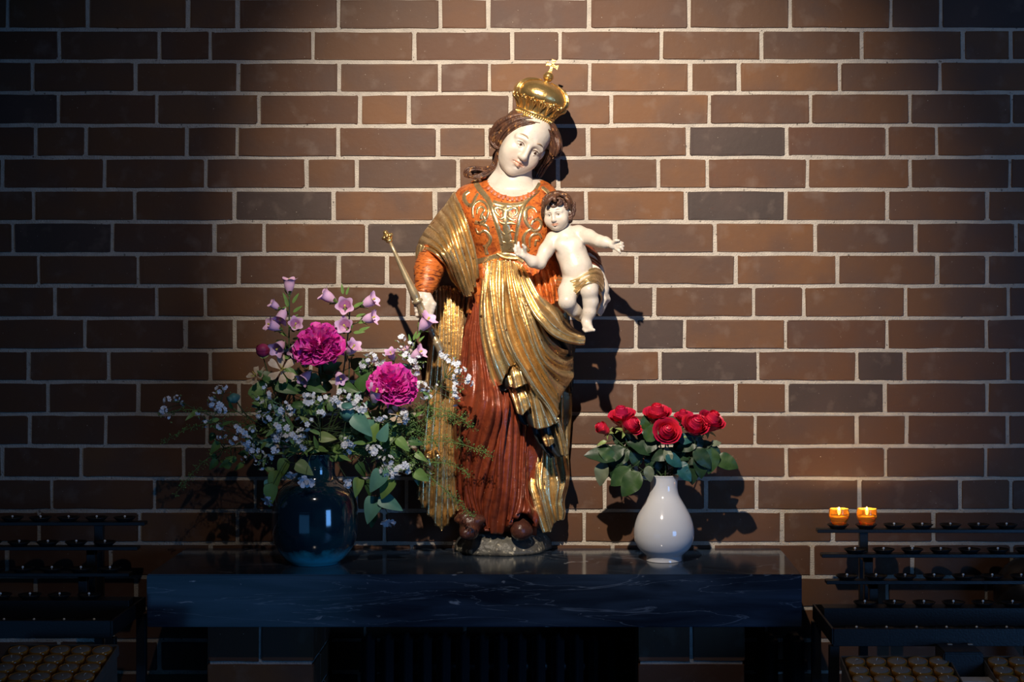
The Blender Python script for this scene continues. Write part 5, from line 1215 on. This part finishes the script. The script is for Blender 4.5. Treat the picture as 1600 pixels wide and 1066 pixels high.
# ---- roses
def rose(label, px, py, z, d, R, lean=0, bud=False):
    t = thing('rose', label, 'flower', W(px, py, z), 'red roses in the white vase'); rr_ = random.Random(int(px*7)); c = W(px, py, z); mb = MB()
    mb.add(*put(lathe([(R*.12, -R*.9), (R*.42, -R*.55), (R*.52, 0), (R*.42, R*.45), (R*.2, R*.75), (R*.05, R*.8)], 18), c, d))
    rings = ((3, .22, .50, .85, .00), (4, .36, .60, .82, .06), (5, .50, .68, .74, .12), (5, .62, .70, .60, .18)) if not bud else ((3, .25, .5, 1.0, 0), (4, .38, .5, .9, .05))
    for q, (n, r, w, h, cu) in enumerate(rings):
        for k in range(n):
            mb.add(*put(petal(R*w, R*(.95+h*.35), R*(r+.12), R*cu, 2*PI*k/n+q*.8+rr_.uniform(-.2, .2), R*.12, -R*.85+.0*q, 7, 9, R*.02, rr_, notch=.08), c, d))
    sp2 = []                                   # spiral heart
    for k in range(60):
        a = k*.32; r = R*(.08+.0065*k); sp2.append((r*math.cos(a), r*math.sin(a)))
    vs = []
    for k, (x, y) in enumerate(sp2): vs += [(x, y, R*.1), (x*1.02, y*1.02, R*(.92-.004*k+.03*math.sin(k)))]
    mb.add(*put((vs, [(2*k, 2*k+2, 2*k+3, 2*k+1) for k in range(59)]), c, d))
    mb.build('bloom', P_ROSE, t); B = basis(d); b0 = c-B @ Vector((0, 0, R*.9))
    MB().add(*ball(b0, R*.22, 10, 8)).build('hip', G_MID, t)
    for k in range(5):
        a = 2*PI*k/5; leaf('sepal', t, b0, B @ Vector((math.cos(a), math.sin(a), .5)), nrm=B @ Vector((-math.cos(a)*.5, -math.sin(a)*.5, 1)), s=R/.018, name='sepal')
    a_, b2 = into(WM, wr_, fr, .06); P = [b2, a_, (a_*.4+b0*.6)+Vector((0, 0, -.008)), b0]
    MB().add(*tube(P, [.0018, .0019, .0018, .0016], 8, 24)).build('stem', STEM, t); return t, cr(np.array([tuple(p) for p in P]), 24)
RS = [rose('small red rosebud furthest left, leaning out', 942, 670, .21, (-.65, -.35, .45), S(15), bud=True),
 rose('red rose second from the left, top of the left pair', 972, 652, .20, (-.15, -.35, .9), S(22)),
 rose('purplish red rose just below the top of the left pair', 985, 665, .225, (.45, -.45, .45), S(19)),
 rose('red rose at the top middle of the bunch', 1027, 648, .20, (-.05, -.4, .9), S(22)),
 rose('dark pink red rose facing forward at the front centre', 1042, 675, .24, (.05, -.85, .45), S(22)),
 rose('small red rose behind the front right one', 1068, 652, .185, (-.1, -.35, .9), S(15)),
 rose('red rose right of centre, opening towards the front', 1086, 666, .225, (.15, -.6, .7), S(22)),
 rose('red rose furthest right', 1111, 659, .20, (.35, -.4, .75), S(22))]
RL = [ (0, [(968, 712, .20, 172, 56, 'oval'), (960, 716, .21, 150, 30, 'ovalgreen'), (945, 722, .20, -110, 44, 'ovalgrey'), (948, 690, .21, 190, 20, 'sepal')]),
 (1, [(958, 715, .20, -95, 38, 'oval'), (975, 700, .21, -150, 42, 'oval'), (966, 738, .22, -60, 24, 'ovalgrey'), (990, 700, .20, 110, 30, 'oval')]),
 (2, [(1000, 738, .245, -130, 48, 'ovalgreen'), (985, 732, .235, -140, 42, 'ovalgreen'), (1012, 728, .245, -80, 30, 'ovalgrey'), (1000, 705, .22, 30, 38, 'oval')]),
 (3, [(1010, 690, .235, 60, 34, 'ovalgreen'), (1020, 708, .22, 150, 44, 'oval'), (1030, 715, .2, 20, 40, 'oval'), (1008, 672, .21, 90, 24, 'ovalgreen')]),
 (4, [(1040, 712, .25, -30, 36, 'ovalteal'), (1050, 705, .235, -160, 36, 'oval'), (1046, 722, .25, 100, 28, 'ovalgrey'), (1060, 690, .22, 20, 34, 'ovalteal')]),
 (5, [(1060, 730, .24, -45, 34, 'ovalteal'), (1072, 700, .2, -110, 40, 'oval'), (1080, 715, .2, 160, 38, 'oval')]),
 (6, [(1085, 700, .22, -50, 42, 'oval'), (1075, 725, .23, -150, 32, 'ovalteal'), (1095, 705, .21, -90, 44, 'oval'), (1090, 690, .22, 200, 38, 'oval')]),
 (7, [(1118, 715, .20, -20, 40, 'ovalgreen'), (1112, 700, .21, -95, 42, 'ovalgreen'), (1110, 695, .20, 20, 20, 'ovalgrey'), (1100, 712, .2, -120, 36, 'oval')])]
for i, lv in RL:
    t, path = RS[i]
    for x, y, z, ang, L, kd in lv+[(fr.uniform(965, 1105), fr.uniform(688, 735), fr.uniform(.16, .21), fr.uniform(-160, 160), fr.uniform(26, 40), 'oval') for _ in range(3)]:
        a = math.radians(ang); p = W(x, y, z); s = S(L, z)/.05
        leaf(kd, t, p, (math.cos(a), fr.uniform(-.25, .05), math.sin(a)), (fr.uniform(-.3, .3), -1, fr.uniform(.2, .8)), (s*1.05, s, s) if kd != 'sepal' else s*3)
        q = Vector(path[np.argmin(np.linalg.norm(path-np.array(p)-np.array((0, 0, -.01)), axis=1))]); MB().add(*tube([q, (p+q)/2+Vector((0, .002, -.004)), p], .0009, 5, 8)).build('leaf_stalk', STEM, t)

# ================================================================ candle racks
BLACK = mat('black_iron', (.012, .012, .013, 1), None, rough=.38, spec=.5, bump=.1, bscale=200); WAX = mat('white_wax', (.17, .17, .16, 1), rough=.5); SPIKE = mat('spike_tip_glint', (.95, .95, .92, 1), rough=.3)  # spike white is a painted glint of the spotlight on polished metal
AMBER = mat('amber_cup', (.30, .13, .02, 1), rough=.15)
def dish_mesh(): return MB().add(*lathe([(.006, .0), (.018, .001), (.0235, .0065), (.0270, .0095), (.0270, .0110), (.0225, .0080), (.016, .0035), (.001, .003)], 28)).mesh('candle_cup', BLACK)
DM = dish_mesh(); SM = MB().add(*lathe([(.0016, .003), (.0010, .012), (.0008, .0130)], 8)).add(*ball((0, 0, .0120), .0030, 10, 8)).mesh('spike', SPIKE)
ZR = [.17, .237, .305]; HR = [1.105, 1.054, 1.001]
def rack(side, label, xe, dz, xout, lits=()):
    """xe: x of the rail ends next to the shelf, side +1 runs right, -1 runs left"""
    t = thing('candle_rack', label, 'rack', (xe+side*.3, -.3, 0)); cups = []
    for r, (z, h) in enumerate(zip(ZR, HR)):
        h += dz; a, b_ = xe+side*.0008*r, xout
        v, f = bevel_box(min(a, b_), max(a, b_), -z-.016, -z+.016, h-.0055, h+.0035, .001, 1); MB().add(v, f).build('rail', BLACK, t, smooth=False)
    ty = .939+dz
    for r, (z, h) in enumerate([(ZR[0], HR[0]+.0035), (ZR[1], HR[1]+.0035), (ZR[2], HR[2]+.0035), (.372, .953), (.438, .905)]):
        x = xe+side*(.053+(.031 if r in (1, 3) else 0)); first = True
        while abs(x) < abs(xout)-.02:
            o = link('candle_cup', DM, t); o.location = Vector((x, -z, h+dz))-origin(t); s = link('spike', SM, o); x += side*.070; cups.append(o)
    px_ = xe+side*.116                                            # stepped upright
    for k, (z, top) in enumerate([(.17-.02, HR[0]-.0055), (.237-.02, HR[1]-.0055), (.305-.02, HR[2]-.0055)]):
        bot = .0 if k == 0 else [0, .955, .905][k]-.03
        v, f = bevel_box(px_-.0105, px_+.0105, -z-.03, -z-.01, bot if k == 0 else bot, top+dz, .001, 1); MB().add(v, f).build('upright', BLACK, t, smooth=False)
        if k: v, f = bevel_box(px_-.0105, px_+.0105, -z-.03, -z+.05, HR[k]+dz-.018, HR[k]+dz-.0056, .001, 1); MB().add(v, f).build('bracket', BLACK, t, smooth=False)
    # tray
    a = xe-side*.022; z0, z1 = .27, .565; x0, x1 = min(a, xout), max(a, xout)
    for nm, q in (('tray_back', (x0, x1, -z0-.006, -z0, ty-.036, ty)), ('tray_front', (x0, x1, -z1, -z1+.006, ty-.040, ty)), ('tray_side', (a-.003, a+.003, -z1, -z0, ty-.036, ty)), ('tray_floor', (x0, x1, -z1+.006, -z0-.006, ty-.036, ty-.030))):
        v, f = bevel_box(*q, .0008, 1); MB().add(v, f).build(nm, BLACK, t, smooth=False)
    MB().add(*box(x0+.006, x1-.006, -.46, -.415, ty-.030, ty-.045+.0+.0-.0+.006)).build('inner_step', BLACK, t, smooth=False) if False else None
    for zz in (.345, .41):
        v, f = bevel_box(x0+.006, x1-.006, -zz-.05, -zz, ty-.030, (.953 if zz == .345 else .905)+dz, .0008, 1); MB().add(v, f).build('inner_step', BLACK, t, smooth=False)
    for zz in (z1-.012, z0+.012):
        v, f = bevel_box(a+side*.004-.011, a+side*.004+.011, -zz-.011, -zz+.011, 0, ty-.04, .001, 1); MB().add(v, f).build('leg', BLACK, t, smooth=False)
    v, f = bevel_box(x0, x1, -.74, -.42, ty-.182, ty-.174, .001, 1); MB().add(v, f).build('lower_shelf', BLACK, t, smooth=False)
    for xx in (a+side*.02, xout-side*.02):
        for zz in (-.73, -.43):
            v, f = bevel_box(xx-.008, xx+.008, zz-.008, zz+.008, 0, ty-.182, .001, 1); MB().add(v, f).build('leg', BLACK, t, smooth=False)
    return t
rack(1, 'black iron tiered candle rack right of the shelf, two lit candles on top', .6186, 0, 1.36)
rack(-1, 'black iron tiered candle rack left of the shelf, with no candle burning', -1.052, .018, -1.62)
# two lit oil lights
GLS = bpy.data.materials.new('amber_glass'); GLS.use_nodes = True
def gls():
    nt = GLS.node_tree; b = nt.nodes['Principled BSDF']; b.inputs['Base Color'].default_value = (1, .58, .10, 1); b.inputs['Roughness'].default_value = .04; b.inputs['Transmission Weight'].default_value = .80; b.inputs['IOR'].default_value = 1.35
gls()
OIL = bpy.data.materials.new('golden_wax'); OIL.use_nodes = True
b = OIL.node_tree.nodes['Principled BSDF']; b.inputs['Base Color'].default_value = (1, .62, .10, 1); b.inputs['Roughness'].default_value = .2; b.inputs['Subsurface Weight'].default_value = .6; b.inputs['Subsurface Radius'].default_value = (.03, .015, .004); b.inputs['Subsurface Scale'].default_value = 1.0; b.inputs['Transmission Weight'].default_value = .5
FLM = bpy.data.materials.new('flame'); FLM.use_nodes = True; b = FLM.node_tree.nodes['Principled BSDF']; b.inputs['Base Color'].default_value = (0, 0, 0, 1); b.inputs['Emission Color'].default_value = (1, .62, .22, 1); b.inputs['Emission Strength'].default_value = 28
def candle(px, label):
    z = .17; c = W(px, 800, z); h = HR[0]+.0035+.0095; t = thing('votive_candle', label, 'candle', (c.x, -z, h), 'lit candles on the right rack'); o = Vector((c.x, -z, h))
    P = [(.0150, 0), (.0165, .001), (.0205, .008), (.0245, .017), (.0258, .025), (.0252, .033), (.0238, .0385), (.0242, .040)]
    inn = [(r-.0016, zz) for r, zz in P[::-1] if zz > .003]+[(.0005, .003)]
    MB().add(*lathe([(.0005, 0)]+P+inn, 40, tuple(o), close=False)).build('glass', GLS, t)
    MB().add(*lathe([(.0005, .0034), (.0172, .0036), (.0190, .008), (.0225, .017), (.0232, .0205), (.0005, .0205)], 36, tuple(o), close=False)).build('wax', OIL, t)
    MB().add(*tube([o+Vector((0, 0, .010)), o+Vector((0, 0, .026))], .0007, 6)).build('wick', mat('wick', (.05, .03, .02, 1)), t)
    MB().add(*lathe([(.0004, .024), (.0028, .0275), (.0034, .031), (.0024, .036), (.0009, .0415), (.0002, .0445)], 14, tuple(o))).build('flame', FLM, t)
    l = lamp('candle_light', 'POINT', o+Vector((0, 0, .034)), None, 2.2, (1, .60, .22), shadow_soft_size=.004); return t
candle(1311, 'left of the two lit candles in amber glass on the right rack'); candle(1354.5, 'right of the two lit candles in amber glass, above the rack post')

# boxes of unlit candles on the lower shelves
CUP = MB().add(*lathe([(.014, 0), (.018, .002), (.0215, .014), (.0215, .022), (.0205, .022), (.0203, .0195), (.0005, .0195)], 22, close=False)).mesh('amber_cup', AMBER)
CWX = MB().add(*lathe([(.0200, .0196), (.0190, .0212), (.012, .0222), (.0005, .0224)], 20, close=False)).mesh('wax', WAX); CWK = MB().add(*tube([(0, 0, .022), (.002, 0, .026), (.006, .001, .0265)], .0006, 5)).mesh('wick', mat('white_wick', (.75, .72, .66, 1)))
CARD = mat('box_card', (.10, .085, .07, 1), (.07, .06, .05, 1), 30, .7)
def cbox(label, x0, cols, rows, y0, zt, gl, clabel, ty):
    """y0 row centre distance from the wall of the back row; box tilted to the front"""
    tl = math.radians(11); w = cols*.046+.006; d = rows*.047+.006; cx_ = x0+w/2
    R_ = Matrix.Rotation(tl, 3, 'X'); O = Vector((cx_, -y0, zt))
    def T(x, y, z): return O+R_ @ Vector((x, y, z))
    t = thing('candle_box', label, 'box', tuple(O)); mb = {}
    for nm, (a0, a1, b0, b1, c0, c1) in {'box_floor': (-w/2, w/2, -d+.0235, .0265, -.004, -.0012), 'box_back': (-w/2, w/2, .0265, .029, -.004, .020), 'box_front': (-w/2, w/2, -d+.021, -d+.0235, -.004, .012), 'box_side': (-w/2-.0025, -w/2, -d+.021, .029, -.004, .018), 'box_side2': (w/2, w/2+.0025, -d+.021, .029, -.004, .018)}.items():
        v, f = box(a0, a1, b0, b1, c0, c1); MB().add([T(*p) for p in v], f).build(nm.rstrip('2'), CARD, t, smooth=False)
    v, f = box(-w/2, w/2, -d+.05, .02, -.045, -.0045); k = [T(*p) for p in v]; zb = ty+.0005
    k = [Vector((p.x, p.y, zb if i % 2 == 0 else p.z)) for i, p in enumerate(k)]; MB().add(k, f).build('box_wedge', CARD, t, smooth=False)
    for j in range(rows):
        for i in range(cols):
            c = thing('unlit_candle', 'unlit candle in box %s, %s row, %s from left' % (clabel, (['back', 'second', 'third', 'fourth'][:rows-1]+['front'])[j], ('first', 'second', 'third', 'fourth', 'fifth')[i]), 'candle', tuple(T(-w/2+.003+.023+i*.046, -j*.0468, -.0008)), gl); c.rotation_euler = (tl, 0, random.uniform(0, 6)); c.rotation_euler = R_.to_euler()
            for nm, me in (('amber_cup', CUP), ('wax', CWX), ('wick', CWK)): q = link(nm, me, c); q.rotation_euler = (0, 0, random.uniform(0, 6))
cbox('low box of unlit candles in amber cups under the left rack', (10-VX)*(D-.66)/F, 5, 5, .655, 1.7-.808, 'unlit candles in the left box', 'under left rack', .774)
cbox('low box of unlit candles under the right rack, left of the black money box', (1318-VX)*(D-.66)/F, 5, 4, .655, 1.7-.833, 'unlit candles in the left box of the right rack', 'left of money box', .757)
cbox('box of unlit candles at the lower right corner, beyond the money box', (1541-VX)*(D-.66)/F, 3, 4, .655, 1.7-.833, 'unlit candles in the corner box', 'at lower right corner', .757)
# money box, leaflet, urn
mbx = thing('money_box', 'black metal money box between the candle boxes under the right rack', 'box', W(1490, 1050, .60))
a, b_ = (1462-VX)*(D-.58)/F, (1523-VX)*(D-.58)/F
v, f = bevel_box(a, b_, -.66, -.572, .7575, .905, .003, 2); MB().add(v, f).build('box_body', BLACK, mbx, smooth=False)
v, f = bevel_box(a+.004, b_-.004, -.655, -.575, .905, .9065, .0005, 1); MB().add(v, f).build('lid', BLACK, mbx, smooth=False)
for q0, q1 in ((.3, .42), (.82, .94)): MB().add(*box(a+(b_-a)*q0, a+(b_-a)*q1, -.585, -.577, .9066, .9078)).build('label_strip', mat('label_white', (.5, .48, .44, 1)), mbx, smooth=False)
pa = thing('leaflet', 'white paper leaflet lying in front of the money box at the lower right', 'paper', W(1545, 1064, .72))
a, b_ = (1502-VX)*(D-.72)/F, (1578-VX)*(D-.72)/F; y = CZ+(VY-1063)*(D-.72)/F
MB().add(*box(a, b_, -.735, -.69, y-.004, y)).build('sheet', mat('paper_white', (.6, .6, .6, 1)), pa, smooth=False)
MB().add(*box(a+.01, b_-.01, -.735, -.69, .7577, y-.0042)).build('leaflet_stack', mat('paper_grey', (.12, .12, .13, 1)), pa, smooth=False)
ur = thing('urn', 'dark round-shouldered metal urn at the right edge behind the candle rack', 'urn', (1.16, -.10, 0))
k = (D-.10)/F; cx_ = (1612-VX)*k; zc = CZ+(VY-928)*k; R_ = 60*k
MB().add(*lathe([(.001, 0), (.07, 0), (.075, .02), (.03, .05), (.022, .30), (.022, zc-R_-.02), (.05, zc-R_+.002)]+[(R_*math.sin(PI*(1-t)), zc-R_*math.cos(PI*(1-t))*-1) for t in [.16, .25, .35, .45, .55, .65, .75, .85, .95]][::1], 48, (cx_, -.105, 0), close=False)).build('urn_body', mat('dark_bronze', (.05, .045, .04, 1), None, rough=.32, metal=.6), ur)
